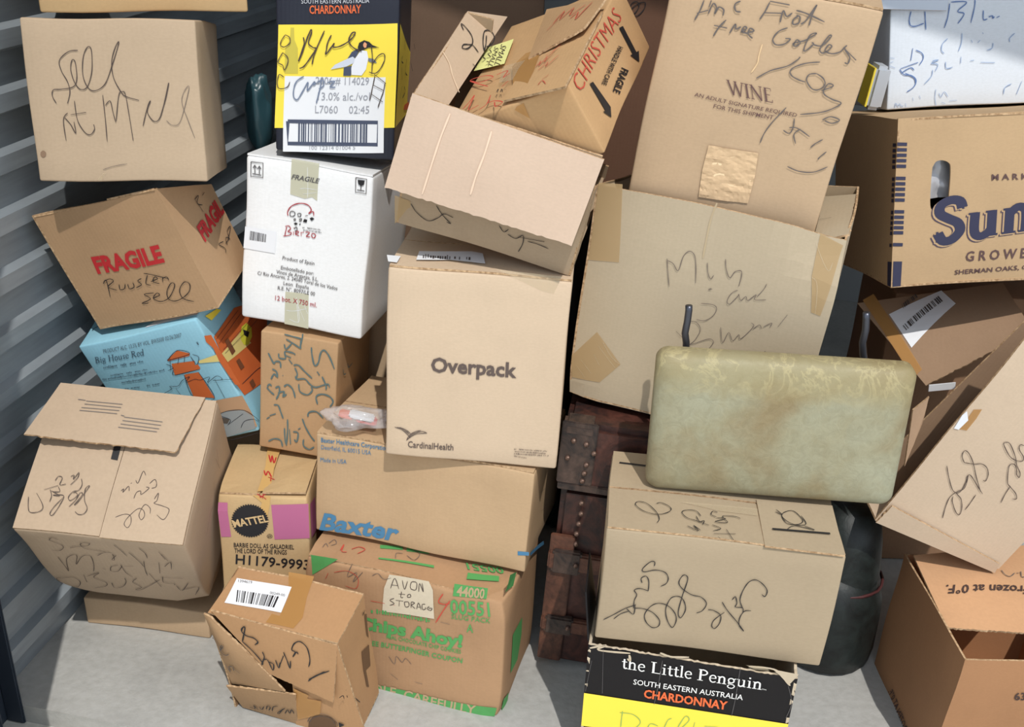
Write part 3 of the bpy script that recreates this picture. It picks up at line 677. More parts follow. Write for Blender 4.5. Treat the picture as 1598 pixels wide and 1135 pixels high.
ink(f, c7, '455,270 490,268 550,275; 500,150 498,270 494,320; 470,300 545,290', P_WHITE, .0012, 2, 'crackle'); ink(f, c7, '380,940 420,945 500,930; 395,990 450,1000 440,870 445,1010; 450,920 480,1000; 470,880 500,960', P_WHITE, .0012, 2, 'crackle')
letters(f, c7, 'FRAGILE', (408, 216), (558, 238), (412, 190), K_W, .015, 3, slant=.25)
ink(f, c7, '385,418 383,395 405,365 450,350 495,358 515,385 500,405 525,395 528,418', P_MAROON, .0030, 3, 'emblem')
ink(f, c7, '395,408 400,395 418,396 424,410 412,422 397,418 395,408; 436,412 445,405 458,410 450,424 438,418; 480,420 495,416; 415,440 424,434 426,444 416,444; 446,440 460,434 456,448 446,446; 420,490 432,480 436,498 424,500; 426,500 428,515', K_W, .0026, 3, 'emblem')
patch(f, c7, '505,432 518,425 532,434 516,446; 468,452 475,436 492,440 488,456; 416,462 428,455 440,462 428,470; 446,464 456,460 452,472', P_BLACK, 'emblem', 3)
ink(f, c7, '378,478 374,500 368,530; 360,530 395,525 405,512 385,505 400,490 390,475 370,476; 418,505 416,525; 415,485 420,488; 428,520 445,510 435,502 428,520 448,528; 458,508 460,530; 460,512 475,508; 482,508 505,510 488,532 510,534; 518,520 525,514 540,524 530,540 518,530 518,520', P_MAROON, .0026, 3, 'lettering')
for i, q in enumerate((482, 496)): fine(f, c7, (466, q + 4), (574, q + 16), 8, K_W, 24, i)
for t, a, e, hh, mt in (('Product of Spain', (360, 660), (538, 690), 20, K_W), ('Embotellado por:', (353, 714), (536, 745), 20, K_W), ('Vinos de Arganza, S.L.', (328, 736), (562, 778), 20, K_W),
                        ('C/ Rio Ancares, 2. 24560 Toral de los Vados', (225, 740), (669, 823), 20, K_W), ('Leon  España', (368, 800), (510, 824), 20, K_W), ('R.E. N°. 8097/LE 00', (336, 826), (543, 858), 20, K_W), ('12 bot. X 750 ml.', (320, 884), (552, 922), 26, P_MAROON)):
    letters(f, c7, t, a, e, (a[0] + 2, a[1] - hh), mt, .006, 3)
ink(f, c7, '188,114 254,123 250,204 184,194 188,114; 208,180 208,135; 198,148 208,132 218,150; 232,184 234,140; 222,154 234,138 242,156; 194,180 242,190', K_W, .0018, 3, 'symbol', True)
ink(f, c7, '770,200 830,208 824,290 766,281 770,200; 798,240 796,270; 775,268 816,274', K_W, .0018, 3, 'symbol', True)
patch(f, c7, '780,212 820,216 814,240 798,246 784,236', P_BLACK, 'symbol', 4)
UNDER[0] = patch(f, c7, '150,470 323,506 318,626 145,590', P_WHITE, 'label', 2, 'white barcode sticker')
barcode(f, c7, [(175, 545), (268, 562), (270, 518), (178, 495)], K_W, 18, 8); UNDER[0] = None
fine(b.right, c7, (1040, 530), (1085, 520), 10, K_W, 9, 5); fine(b.right, c7, (1015, 600), (1115, 570), 14, K_W, 16, 6)

# --- yellow and black wine carton on top
P_BLK = card('black_carton_board', (44, 47, 60), rough=.4, flute=.1)
b = Box('D', 'wine_carton', 'black and yellow wine carton with penguin picture and barcode, on the white carton', 'carton')
b.body(P_BLK, r=.004, h=b.h)
f = b.front; fy = b.right
patch(f, c2, '278,152 982,138 970,755 262,762', P_YELLOW, layer=1)
v1, v0 = f.uv(*c2((982, 138)))[1], f.uv(*c2((970, 755)))[1]
upatch(fy, [(.001, v0), (b.d - .006, v0 - .004), (b.d - .006, v1 - .07), (.001, v1)], P_YELLOW)
wl_ = patch(f, c2, '318,455 912,455 905,902 310,900', P_WHITE, 'label', 2, 'white printed panel')
patch(f, c2, '350,168 370,168 372,240 392,290 395,440 315,440 318,290 346,240', plain('olive_print', (204, 188, 74), .5), 'print', 2)
K_PG = plain('pale_grey_print', (156, 158, 166), .6)
UNDER[0] = wl_; letters(f, c2, '2006 # 114029', (500, 500), (815, 498), (500, 456), K_PG, 0, 4); letters(f, c2, '13.0% alc./vol', (515, 594), (822, 590), (515, 548), K_PG, 0, 4)
letters(f, c2, 'L7060    02:45', (500, 670), (820, 668), (500, 626), K_PG, 0, 4); letters(f, c2, '100 12314 01004 5', (466, 886), (738, 880), (466, 864), K_PG, 0, 4)
ink(f, c2, '340,722 870,722 868,852 340,852 340,722', plain('slate_print', (70, 78, 100), .5), .007, 3, 'barcode_frame', True)
barcode(f, c2, [(400, 846), (812, 846), (814, 730), (402, 730)], plain('slate_print', (70, 78, 100), .5), 34, 12, 4); UNDER[0] = None
letters(f, c2, 'CHARDONNAY', (462, 84), (768, 74), (462, 37), P_ORANGE, .02); letters(f, c2, 'SOUTH EASTERN AUSTRALIA', (415, 26), (818, 14), (415, 0), plain('pale_print', (206, 208, 214)), 0)
letters(f, c2, 'the Little Penguin', (300, -40), (900, -60), (300, -100), plain('pale_print', (206, 208, 214)), font=serif)
# penguin
patch(f, cD, '820,600 815,520 850,430 920,330 985,340 1000,420 975,540 930,605', plain('penguin_white', (232, 234, 240), .5), 'print', 4, curve=False)
patch(f, cD, '885,300 900,250 955,222 1010,240 1045,275 1120,305 1050,300 1000,302 940,330 905,340', P_BLACK, 'print', 5)
patch(f, cD, '770,430 820,350 890,310 900,345 860,410 800,430', plain('slate_print', (70, 78, 100), .5), 'print', 4)
patch(f, cD, '590,545 640,490 740,440 830,400 855,420 840,470 760,510 660,530', plain('penguin_grey', (206, 212, 224), .5), 'print', 5)
patch(f, cD, '730,610 735,520 820,500 815,610', plain('slate_print', (70, 78, 100), .5), 'print', 4); patch(f, cD, '1000,415 1055,425 1095,470 1040,465 1000,450', plain('slate_print2', (110, 118, 130), .5), 'print', 4)
patch(f, cD, '945,262 962,240 985,262 978,300 960,305 945,285', plain('salmon_print', (226, 160, 120), .5), 'print', 6)
ink(f, cD, '100,180 60,240 50,290 90,310 150,265 145,205 100,178; 75,370 40,430 25,480 75,510 95,560 130,480 125,420 70,370; 90,640 40,610 20,680 30,750 70,765 130,745 155,690', K_A, .0024, 7)
ink(f, cD, '295,200 305,270 270,380 245,465 290,350 340,200 378,120 385,150 350,260 400,310 430,325 360,440 300,520 255,540; 525,125 450,290 410,400 390,495; 600,170 560,250 545,330 540,380 600,300 630,260 620,300 690,290 780,240 840,180 858,135 820,150 790,210 800,260 850,310 930,345', K_A, .0034, 7)
ink(f, cD, '305,625 230,680 200,760 200,850 240,880 290,800 350,690 345,780 420,680 410,720 440,690; 500,640 480,760 460,850 445,915; 450,690 510,660 520,720 470,760; 560,690 640,670 590,735 650,735', plain('faded_marker', (120, 132, 156), .7), .0036, 7)
ink(f, cD, '1030,275 1045,400 1040,590; 1050,470 1110,390 1165,370 1180,420 1150,500 1100,570 1050,580 1010,565; 1065,590 1195,695; 1075,610 1050,740 1025,880; 1185,690 1170,780 1140,870 1115,955; 1060,710 1170,770; 1045,810 1165,895', K_A, .0026, 7)
ink(fy, cD, '1385,140 1380,320; 1395,150 1390,330; 1360,390 1350,450 1370,470; 1350,520 1360,650; 1410,420 1400,560 1420,600; 1360,720 1340,860; 1390,720 1400,780 1370,850; 1430,720 1425,880; 1480,260 1490,320; 1450,460 1470,560', K_B, .004, 4)
patch(fy, cD, '1400,920 1440,890 1450,973 1390,973', P_ORANGE, 'print', 3)

# ================================================================== left side
b = Box('U', 'cardboard_box', 'flat plain carton lying on the floor under the handwritten tilted carton')
b.body(card('flat_board', (206, 172, 132)), h=b.h)

b = Box('T', 'cardboard_box', 'big carton tipped forward with a lifted lid flap and ballpoint scrawls')
m_ = card('tipped_board', (196, 169, 139), grime=.4); W, D, h = b.w / 2, b.d / 2, b.h
b.dents = [(b.c('frb'), .07, (-.006, .012, .010)), (b.c('flb'), .06, (.010, .006, .010))]
b.body(m_, r=.006)
tp = b.top
b.panel('flap', [(-W + .002, -D + .002, h), (W * .02, -D + .002, h), (W * .02, D - .002, h), (-W + .002, D - .002, h)], m_, warp=True)
b.panel('flap', [(W * .03, -D - .001, h + .003), (W - .001, -D - .001, h + .003), (W - .002, D - .002, h), (W * .03, D - .002, h)], m_, warp=True)
lid = [hp(b, tp, d5, p, o) for p, o in (((100, 265), .035), ((742, 340), .022), ((866, 112), .004), ((257, 50), .006))]
b.panel('flap', lid, m_, bow=.004, torn=(0, 1), label='lifted lid flap with printed address lines')
lp = b.plane(lid, bow=.004)
ink(lp, d5, '365,130 518,146; 358,143 512,160; 345,158 505,173; 337,170 495,186; 525,200 686,218; 518,214 680,232; 510,228 672,246; 500,241 662,258; 330,122 362,127; 512,192 526,196', plain('grey_blue_print', (120, 112, 106), .7), .0018, 1, 'address_lines', True)
patch(tp, d5, '480,310 508,316 494,375 466,370', P_BLACK, 'slot', 3)
ink(tp, cT, '70,265 68,340 80,378 130,380 170,360 172,320 130,240; 230,215 240,260 225,305; 185,215 290,185; 240,225 300,260 250,255 330,260 300,330 250,400 228,390 260,340 330,270; 265,150 290,118 318,130 300,180 345,175; 380,120 405,110 400,140 440,90 430,130 380,180', K_A, .0017, 5)
ink(tp, cT, '460,135 465,180 440,220 400,230 365,270 380,295 430,260 420,235 400,240; 370,340 420,290 450,240 470,250 410,325 440,300 520,190 490,210 485,290 505,350 480,390 440,395 415,375; 290,195 300,230 250,230', K_A, .0017, 5)
ink(tp, cT, '755,220 775,205 770,230 810,185 815,220; 825,165 835,160; 862,140 880,160 915,75 935,105; 850,275 870,230 900,220 905,245 960,200 940,190; 965,165 1000,135 1015,160 1010,190 980,200; 715,412 780,390 825,400 830,450 805,488 780,460 810,410 880,350 920,360 930,400 905,430 890,390 930,320 970,345 970,385; 1000,280 1030,235 1020,290 1000,310 1060,330 1110,360 1070,430 1020,395', K_A, .0017, 5)
f = b.front
ink(f, cT, '285,575 240,560 220,580 270,600 325,630 300,660 240,655; 375,640 420,630 500,620 520,600 480,595 450,610 480,640 560,655 640,665; 290,705 350,770 375,800 355,720 400,690 430,700 430,755 470,700 530,700 560,760 560,805; 580,695 630,670 690,670; 625,780 650,790; 690,680 710,720 690,720 720,690', K_A, .0018, 3)
ink(f, cT, '740,760 690,770 690,800 740,800 765,770 760,760 800,810 850,840; 780,765 850,765; 700,608 740,640 800,695; 810,665 900,740 930,770; 885,632 930,670 950,710; 925,730 940,790 960,830; 1035,740 1050,815; 1050,680 1100,730; 1030,660 1080,720; 1080,770 1120,740 1130,790', K_A, .0018, 3)
ink(f, cT, '315,850 280,860 320,900 370,940 430,930 455,890 400,850 300,860; 485,830 505,890; 510,840 600,815 560,850 650,890 640,920 560,935; 690,890 710,930 770,920 800,880 790,850; 880,850 850,880 910,920 865,942 920,935 1050,860; 970,815 1060,915; 1050,840 1220,855; 1070,840 1080,880 1150,890 1160,900; 1170,905 1210,945 1260,885; 1210,940 1330,920 1305,980', K_A, .0019, 3)
ink(b.right, d5, '900,370 920,410; 905,330 915,400; 895,470 900,530; 870,690 885,600 895,570', K_A, .0014, 3)

P_BLUEC = card('sky_blue_carton', (146, 208, 230), rough=.5, grime=.3, flute=.05)
b = Box('C', 'wine_carton', 'sky blue wine carton with orange watchtower drawing, leaning on the ribbed wall', 'carton')
b.body(P_BLUEC, h=b.h)
f, rt = b.front, b.right
P_OR = plain('burnt_orange_print', (204, 104, 54), .6); P_TN = plain('tan_ground_print', (190, 152, 118), .6); K_L = plain('line_print', (44, 46, 56), .6)
patch(f, d4, '1165,590 1336,562 1395,670 1420,730 1240,790', P_TN, layer=1)
patch(f, d4, '1190,668 1250,645 1340,640 1392,672 1412,740 1255,784 1222,740', plain('grey_car_print', (150, 156, 158), .6), layer=2)
ink(f, d4, '1190,668 1250,645 1340,640 1400,672 1432,700; 1222,740 1255,800 1432,762; 1330,735 1350,700 1400,690 1430,705; 1255,720 1340,660; 1215,670 1270,690 1260,715', K_L, .0018, 3, 'drawing')
patch(f, d4, '1200,672 1268,688 1255,712 1215,708', plain('car_window_print', (92, 84, 76), .6), layer=3)
patch(f, d4, '925,356 980,306 1050,324 1048,338 930,364; 950,378 1078,366 1080,400 958,412; 960,414 1096,386 1110,406 1104,412 968,440; 1020,440 1100,428 1186,572 1070,562', P_OR, 'print', 2)
ink(f, d4, '925,360 980,306 1050,326 925,360; 920,378 960,400 930,415; 940,345 945,410; 1055,340 1090,385 1100,345 1065,330; 960,414 968,440 1104,412; 1020,440 1070,562 1186,572 1100,428; 985,380 990,345; 1020,372 1022,340', K_L, .0018, 3, 'drawing')
ink(f, d4, '905,540 950,515 940,500 985,500 1010,470 1050,450 1030,480 1080,465 1110,470 1160,455 1150,485 1200,450 1230,470 1180,475 1290,468; 975,515 1000,550; 1190,470 1242,572; 1085,262 1098,276 1090,258', K_L, .0016, 4, 'drawing')
patch(f, d4, '1095,368 1212,328 1216,372 1105,380', plain('beam_print', (226, 206, 130), .6), layer=2)
patch(f, d4, '1128,228 1166,222 1330,500 1300,500 1215,370 1180,296 1140,262', P_OR, layer=3)
patch(rt, d4, '1178,236 1300,80 1470,30 1480,470 1345,562 1300,500', P_OR, layer=1)
ink(rt, d4, '1190,250 1320,95; 1205,275 1340,105; 1230,310 1400,130; 1240,330 1420,150; 1330,500 1420,420 1470,400', K_L, .0018, 3, 'drawing')
patch(rt, d4, '1222,330 1330,215 1392,275 1255,378', plain('beam_print', (226, 206, 130), .6), layer=2)
patch(rt, d4, '1330,230 1340,185 1365,165 1392,190 1395,240 1375,285 1350,285 1335,260', plain('lime_print', (216, 214, 66), .6), layer=3)
patch(rt, d4, '1345,200 1380,215 1372,245 1352,232', P_BLACK, layer=4)
patch(rt, d4, '1238,262 1258,245 1298,318 1278,340; 1300,372 1318,358 1345,405 1325,422; 1370,490 1390,470 1405,505 1388,525', plain('brown_window_print', (120, 74, 48), .6), 'print', 4)
patch(rt, d4, '1125,122 1195,82 1222,90 1162,146', P_YELLOW, 'label', 3, 'small yellow sticker')
letters(f, d4, 'PRODUCT ALC. 13.5% BY VOL. BW5508 02/26/2007', (568, 318), (1002, 234), (564, 296), plain('grey_code', (96, 112, 124), .6), 0)
letters(f, d4, 'Big House Red', (524, 376), (796, 328), (518, 342), plain('slate_text', (72, 92, 108), .6), font=serif)
for a, e, hh, n in (((570, 404), (795, 366), 14, 26), ((610, 446), (818, 410), 10, 26), ((566, 470), (912, 414), 10, 46), ((672, 484), (808, 462), 10, 18), ((690, 520), (776, 506), 9, 10), ((812, 500), (886, 488), 9, 10)): fine(f, d4, a, e, hh, plain('slate_text', (72, 92, 108), .6), n, n)
patch(b.top, c6, '850,950 925,905 1165,868 1160,880', P_WHITE, 'label', 2, 'torn white paper edge')
ink(b.top, d4, '505,200 520,185 555,170', K_L, .003, 2)

b = Box('B', 'cardboard_box', 'tilted brown carton with red FRAGILE print, leaning on the sky blue carton')
m_ = card('fragile_board', (190, 150, 106)); W, D, h = b.w / 2, b.d / 2, b.h
b.shell(m_, top=dict(bl=h - .08, br=h - .085), inner=card('inner_board', (176, 132, 88)))
b.panel('flap', [(-W + .004, -D + .003, h), (W * .2, -D + .003, h - .002), (W * .25, 0, h - .055), (-W + .004, 0, h - .055)], m_, bow=.002)
b.panel('flap', [(W * .24, -D + .001, h + .002), (W - .003, -D + .001, h + .002), (W - .003, -.01, h - .05), (W * .28, -.01, h - .054)], m_)
f, rt = b.front, b.right
letters(f, c6, 'FRAGILE', (578, 628), (975, 552), (540, 540), K_FRAG, .045)
letters(rt, c6, 'FRAGIL', (1205, 448), (1322, 272), (1160, 368), K_FRAG, .045)
ink(f, c6, '612,690 630,670 652,770; 615,676 650,660 672,672 640,708 692,726; 705,690 710,720 735,715 740,686; 755,686 766,714 792,702 786,676; 836,650 815,665 836,686 805,706; 850,620 900,628 992,652; 872,630 862,678 892,690; 892,668 930,652 915,640 905,668 942,680; 960,642 962,672; 960,652 984,642 1000,662', K_B, .0024)
ink(f, c6, '908,735 852,744 888,770 838,798 875,796; 905,766 942,748 925,736 905,768 950,785 1000,760 1032,692 1010,680 985,730 1000,775 1050,780 1110,740 1122,692 1090,675 1060,720 1082,770 1146,790', K_B, .0024)
ink(rt, c6, '1145,200 1196,276; 1145,202 1166,180 1160,226 1192,236; 1190,180 1202,162; 1312,450 1285,466 1322,490 1325,516; 1325,462 1346,430 1326,430 1336,470; 1340,440 1356,362 1336,390 1352,440', K_B, .0024)

b = Box('A', 'cardboard_box', 'pale carton with looping brown pen words, above the red FRAGILE carton')
m_ = card('pale_board', (197, 170, 138), grime=.3); b.body(m_, h=b.h, r=.004)
f = b.front
ink(f, c1, '445,282 390,290 340,340 352,400 386,460 400,520 385,586; 322,586 300,545 306,510 350,505 420,490 440,440 430,350 412,338 405,390 425,460 460,505 500,490 526,400 522,282 500,265 476,320 474,420 500,490 540,515 600,480 640,380 680,245 660,270 640,350 650,440 690,520 720,552 796,576', K_A, .0021)
ink(f, c1, '385,640 360,680 372,800; 368,668 400,705 428,756 420,690; 425,570 440,680 480,750 512,764 536,735 532,706; 402,650 490,637; 588,540 600,680 607,806; 602,600 630,575 645,640 660,698; 662,690 680,545 700,525 718,540 736,650 757,806; 815,722 845,610 862,580 842,640 880,696 920,660 966,476 950,560 918,660', K_A, .0021)
ink(f, c1, '950,690 985,716 1030,690 1082,502 1060,510 1040,580 1075,690 1110,786; 580,966 640,948 720,936', K_G, .0014)
patch(f, c1, '225,870 240,860 255,872 252,892 236,900 224,888', plain('stain', (140, 114, 92), .8), 'stain', 1, curve=True)
patch(b.right, c1, '1330,590 1350,590 1440,662 1420,668', P_CLEAR, 'tape_strip', 1); patch(f, c1, '545,1025 580,985 600,985 570,1030', P_CLEAR, 'tape_strip', 1)

# carton lying on top of the pale one, reaching out of the picture
BX['N'] = (-.835, 1.845, 1.309, .33, -.02, -.01, .345, .20, .24)
b = Box('N', 'cardboard_box', 'golden brown carton resting on top of the pale pen-marked carton')
b.body(card('golden_board', (204, 166, 112)), h=b.h)

# ================================================================== right side
b = Box('X', 'wine_carton', 'black and yellow wine carton with torn rim, standing on the concrete', 'carton')
m_ = card('black_gloss_board', (24, 22, 26), rough=.35, flute=.06); kraft = card('torn_kraft', (206, 186, 156), grime=.8)
W, D, h = b.w / 2, b.d / 2, b.h
pb = [(-W, -D, 0), (W, -D, 0), (W, -D, h), (-W, -D, h)]
b.panel('side_panel', pb, m_, .005, torn=(2,), back=kraft, edge=kraft, cell=.02)
b.panel('side_panel', [(W, -D, 0), (W, D, 0), (W, D, h), (W, -D, h)], m_, .005, torn=(2, 3), back=kraft, edge=kraft)
b.panel('side_panel', [(W, D, 0), (-W, D, 0), (-W, D, h), (W, D, h)], m_, .005, back=kraft)
b.panel('side_panel', [(-W, D, 0), (-W, -D, 0), (-W, -D, h), (-W, D, h)], m_, .005, torn=(1,), back=kraft, edge=kraft)
b.panel('bottom_panel', [(-W, -D, .005), (W, -D, .005), (W, D, .005), (-W, D, .005)], kraft, .005)
b.panel('flap', [(-W - .003, -D + .01, h - .002), (-W - .003, .0, h - .002), (-W - .022, -.01, h + .12), (-W - .016, -D + .02, h + .10)][::-1], m_, .003, torn=(2, ), back=m_, edge=m_, label='black side flap standing up')
f = b.front; f.warped = False
patch(f, e7, '305,470 1366,632 1330,760 290,640', P_YELLOW, layer=1)
fb = b.front.uv(*e7((305, 470)))
P_WP = plain('white_print', (238, 236, 232), .5)
letters(f, e7, 'the Little Penguin', (500, 340), (1226, 452), (504, 283), P_WP, font=serif)
letters(f, e7, 'SOUTH EASTERN AUSTRALIA', (560, 424), (1128, 506), (563, 398), P_WP, .005); letters(f, e7, 'CHARDONNAY', (614, 492), (1046, 556), (618, 452), P_ORANGE, .03)
letters(f, e7, 'TM', (1228, 452), (1250, 456), (1228, 446), P_WP)
ink(f, e7, '505,562 500,600 495,649; 490,570 560,580 598,620 560,660; 630,660 650,628 690,640; 720,650 740,610 760,600; 790,650 830,590 850,610 800,660; 880,620 870,660; 930,640 1000,645', plain('green_ink', (150, 180, 90), .7), .003, 3)
ink(f, e7, '335,235 420,220 380,245 545,262; 700,260 760,280 850,282; 1160,330 1290,345 1340,390 1375,430; 540,270 545,300 530,290', kraft, .004, 3, 'scuff'); ink(f, e7, '405,240 400,470; 712,300 690,430 668,530; 1118,330 1090,500 1070,590; 345,300 312,460; 1365,430 1382,520 1352,600', plain('scuff_grey', (96, 92, 92), .6), .0009, 3, 'scuff')
patch(f, e7, '1285,345 1420,372 1375,420 1320,375', kraft, 'scuff', 3)
patch(f, e7, '1145,322 1240,330 1270,352 1190,345', P_CLEAR, 'tape_strip', 4)

b = Box('V', 'cardboard_box', 'tan carton with looping black scrawl, standing on the torn black and yellow carton')
m_ = card('scrawl_board', (178, 156, 124), grime=.3); W, D, h = b.w / 2, b.d / 2, b.h
b.body(m_)
b.panel('flap', [(-W + .002, -D + .001, h), (W - .002, -D + .001, h), (W - .002, -.002, h), (-W + .002, -.002, h)], m_, warp=True)
b.panel('flap', [(-W + .002, .002, h + .001), (W - .002, .002, h + .001), (W - .002, D - .001, h + .001), (-W + .002, D - .001, h + .001)], m_, warp=True)
sf = [hp(b, b.top, cV, p, o) for p, o in (((1040, 376), .002), ((1550, 438), .002), ((1470, 120), .003), ((985, 80), .003))]
b.panel('flap', sf, m_, label='third flap with a black bar')
f, tp = b.front, b.top
ink(f, cV, '0,842 60,812 140,770 205,750; 65,838 110,805 160,790; 145,772 190,810 200,745; 190,770 195,720 210,685 195,655 230,645 285,662; 245,610 240,580 270,568 288,600 284,660; 325,505 328,480 300,478 250,520 260,540 330,530 390,545 412,580 400,615 362,634', K_B, .0025)
ink(f, cV, '190,770 250,775 310,800 355,850 350,890 310,898 270,860 262,810 300,760 350,742 410,760 455,810 462,860 437,900 405,850 395,780 420,720 450,700 490,705 515,740 520,790 490,838 475,800 500,700 535,600 530,570 505,568 480,610 500,650 560,690 620,705 655,745 630,790 592,806', K_B, .0025)
ink(f, cV, '665,785 700,790 745,820 740,870 710,905 690,890 705,850 770,800; 755,735 790,790 850,860 895,920 865,880 870,830 900,790 940,788; 820,720 840,700 850,740 840,765 885,770 890,800; 885,770 870,720 890,660 930,605 975,592 1020,620 1045,660 1030,695 1010,682', K_B, .0025)
ink(tp, cV, '350,120 380,115 430,140 440,165 400,185 340,190 260,165 215,125 235,105 290,120 345,175 362,220 348,244; 630,205 600,170 540,165 510,180 540,215 600,235 680,265; 600,205 620,240 650,235 640,260; 540,268 610,300 580,265 625,298', K_B, .0022, 5)
ink(tp, cV, '740,180 710,172 698,195 730,210; 730,215 790,220 720,240 800,245 770,205 850,205 885,218; 700,262 755,285 705,300; 710,318 850,318; 790,290 835,360; 735,340 750,350', K_B, .0022, 5)
spl = b.plane(sf)
ink(spl, cV, '1105,165 1150,185 1110,150; 1145,195 1180,240 1250,245 1280,220 1220,160 1160,170 1150,200 1220,245 1300,245 1270,190; 1180,278 1230,255 1355,282 1290,255', K_B, .0022, 2)
ink(spl, cV, '1086,276 1455,306', P_BLACK, .0048, 3, 'printed_bar', True)
ink(tp, e6, '474,178 605,196', P_BLACK, .0048, 4, 'printed_bar', True)
patch(tp, cV, '500,110 1000,150 995,195 760,170', P_CLEAR, 'tape_strip', 4)

# --- olive vinyl chair seat with two bent tubes
def olive():
    mt, nt, bs = base_mat('olive_vinyl'); v = coords(nt)
    n1 = tex(nt, 'Noise', Scale=7, Detail=6, Distortion=.5); n2 = tex(nt, 'Noise', Scale=55, Detail=8, Roughness=.7, Distortion=1.2); n3 = tex(nt, 'Noise', Scale=17, Detail=7, Roughness=.6, Distortion=1.0)
    for n in (n1, n2, n3): nt.links.new(v, n.inputs['Vector'])
    a = ramp(nt, n1.outputs[0], [(.32, srgb(140, 125, 94)), (.5, srgb(152, 147, 121)), (.72, srgb(158, 157, 135))])
    g = ramp(nt, n2.outputs[0], [(.35, (.88, .87, .84)), (.62, (1.05, 1.05, 1.04))])
    c = mix(nt, 1.0, a, g, 'MULTIPLY')
    sx = nt.nodes.new('ShaderNodeSeparateXYZ'); nt.links.new(v, sx.inputs[0])
    up = nt.nodes.new('ShaderNodeMapRange'); up.inputs[1].default_value = .19; up.inputs[2].default_value = .25; nt.links.new(sx.outputs[2], up.inputs[0])
    wav = nt.nodes.new('ShaderNodeMath'); wav.operation = 'MULTIPLY_ADD'; wav.inputs[1].default_value = .9; nt.links.new(n3.outputs[0], wav.inputs[0])
    nt.links.new(up.outputs[0], wav.inputs[2])
    band = ramp(nt, wav.outputs[0], [(.45, (0, 0, 0)), (.75, (.3, .3, .3)), (1.0, (.5, .5, .5))])
    vein = ramp(nt, n3.outputs[0], [(.46, (0, 0, 0)), (.495, (1, 1, 1)), (.53, (0, 0, 0))])
    k = nt.nodes.new('ShaderNodeMath'); k.operation = 'MULTIPLY'; nt.links.new(vein, k.inputs[0]); nt.links.new(up.outputs[0], k.inputs[1])
    k3 = nt.nodes.new('ShaderNodeMath'); k3.operation = 'MULTIPLY'; k3.inputs[1].default_value = .5; nt.links.new(k.outputs[0], k3.inputs[0])
    c = mix(nt, band, c, srgb(150, 134, 92)); c = mix(nt, k3.outputs[0], c, srgb(190, 176, 132))
    nt.links.new(c, bs.inputs['Base Color']); bs.inputs['Roughness'].default_value = .5; bs.inputs['Specular IOR Level'].default_value = .3
    bp = nt.nodes.new('ShaderNodeBump'); bp.inputs['Strength'].default_value = .35; bp.inputs['Distance'].default_value = .003
    nt.links.new(n2.outputs[0], bp.inputs['Height']); nt.links.new(bp.outputs[0], bs.inputs['Normal']); return mt
BX['AA'] = BX['AA'][:2] + (BX['AA'][2] + .008,) + BX['AA'][3:]
b = Box('AA', 'chair_seat', 'worn olive vinyl padded chair seat with bent steel tubes, propped on the scrawled carton', 'chair seat')
W, D, h = b.w / 2, b.d / 2, b.h
def cushion(w, h, d, rc, mt, parent, name):
    ring = []
    for cx, cz, a0 in ((w / 2 - rc, rc, -90), (w / 2 - rc, h - rc, 0), (-w / 2 + rc, h - rc, 90), (-w / 2 + rc, rc, 180)):
        ring += [(cx + rc * cos(radians(a0 + 90 * i / 8)), cz + rc * sin(radians(a0 + 90 * i / 8))) for i in range(9)]
    n = len(ring); vs_, fs = [], []; prof_ = [(.0, .5)] + [(1 - cos(t * pi / 2 / 5) , .5 - .0) for t in range(0)]
    layers = []
    for t in range(7): a = pi / 2 * t / 6; layers.append((.012 * (1 - sin(a)), -d / 2 + .016 * (1 - cos(a)) * 0 + .0))
    layers = [(.075, -d / 2 - .007), (.045, -d / 2 - .0055), (.022, -d / 2 - .002), (.010, -d / 2 + .003), (.003, -d / 2 + .010), (0, -d / 2 + .019), (0, d / 2 - .010), (.004, d / 2 - .003), (.012, d / 2)]
    for ins, y in layers:
        for x, z in ring:
            vs_.append((x * (1 - ins / (w / 2)), y, h / 2 + (z - h / 2) * (1 - ins / (h / 2))))
    for L in range(len(layers) - 1):
        fs += [(L * n + i, L * n + (i + 1) % n, (L + 1) * n + (i + 1) % n, (L + 1) * n + i) for i in range(n)]
    fs += [tuple(range(n - 1, -1, -1)), tuple((len(layers) - 1) * n + i for i in range(n))]
    return mesh_obj(name, vs_, fs, mt, parent, True)
cushion(b.w, b.h, b.d, .022, olive(), b.root, 'cushion')
M_TUBE = plain('dull_steel_tube', (84, 86, 94), .35, .8)
for P in ([(1068, 600), (1069, 566), (1071, 535), (1069, 520), (1073, 500), (1075, 484), (1075, 477)], [(1351, 610), (1351, 575), (1347, 552), (1346, 535), (1351, 515), (1352, 496), (1352, 488)]):
    cyl('metal_tube', [b.loc(at(x, y, 1.655)) for x, y in P], .0062, M_TUBE, b.root, 12, 'bent dark steel tube')

# --- old steamer trunk standing behind
def trunk_mat(name, c0, c1_):
    mt, nt, bs = base_mat(name); v = coords(nt)
    n1 = tex(nt, 'Noise', Scale=14, Detail=10, Roughness=.7, Distortion=.8); n2 = tex(nt, 'Noise', Scale=70, Detail=6)
    for n in (n1, n2): nt.links.new(v, n.inputs['Vector'])
    a = ramp(nt, n1.outputs[0], [(.36, srgb(*c0)), (.52, srgb(*mul(c1_, .8))) if False else (.52, mul(srgb(*c1_), .6)), (.68, srgb(*c1_))]); g = ramp(nt, n2.outputs[0], [(.3, (.7, .7, .7)), (.7, (1.1, 1.1, 1.1))])
    nt.links.new(mix(nt, 1.0, a, g, 'MULTIPLY'), bs.inputs['Base Color']); bs.inputs['Roughness'].default_value = .5
    bp = nt.nodes.new('ShaderNodeBump'); bp.inputs['Strength'].default_value = .4; bp.inputs['Distance'].default_value = .004
    nt.links.new(n1.outputs[0], bp.inputs['Height']); nt.links.new(bp.outputs[0], bs.inputs['Normal']); return mt
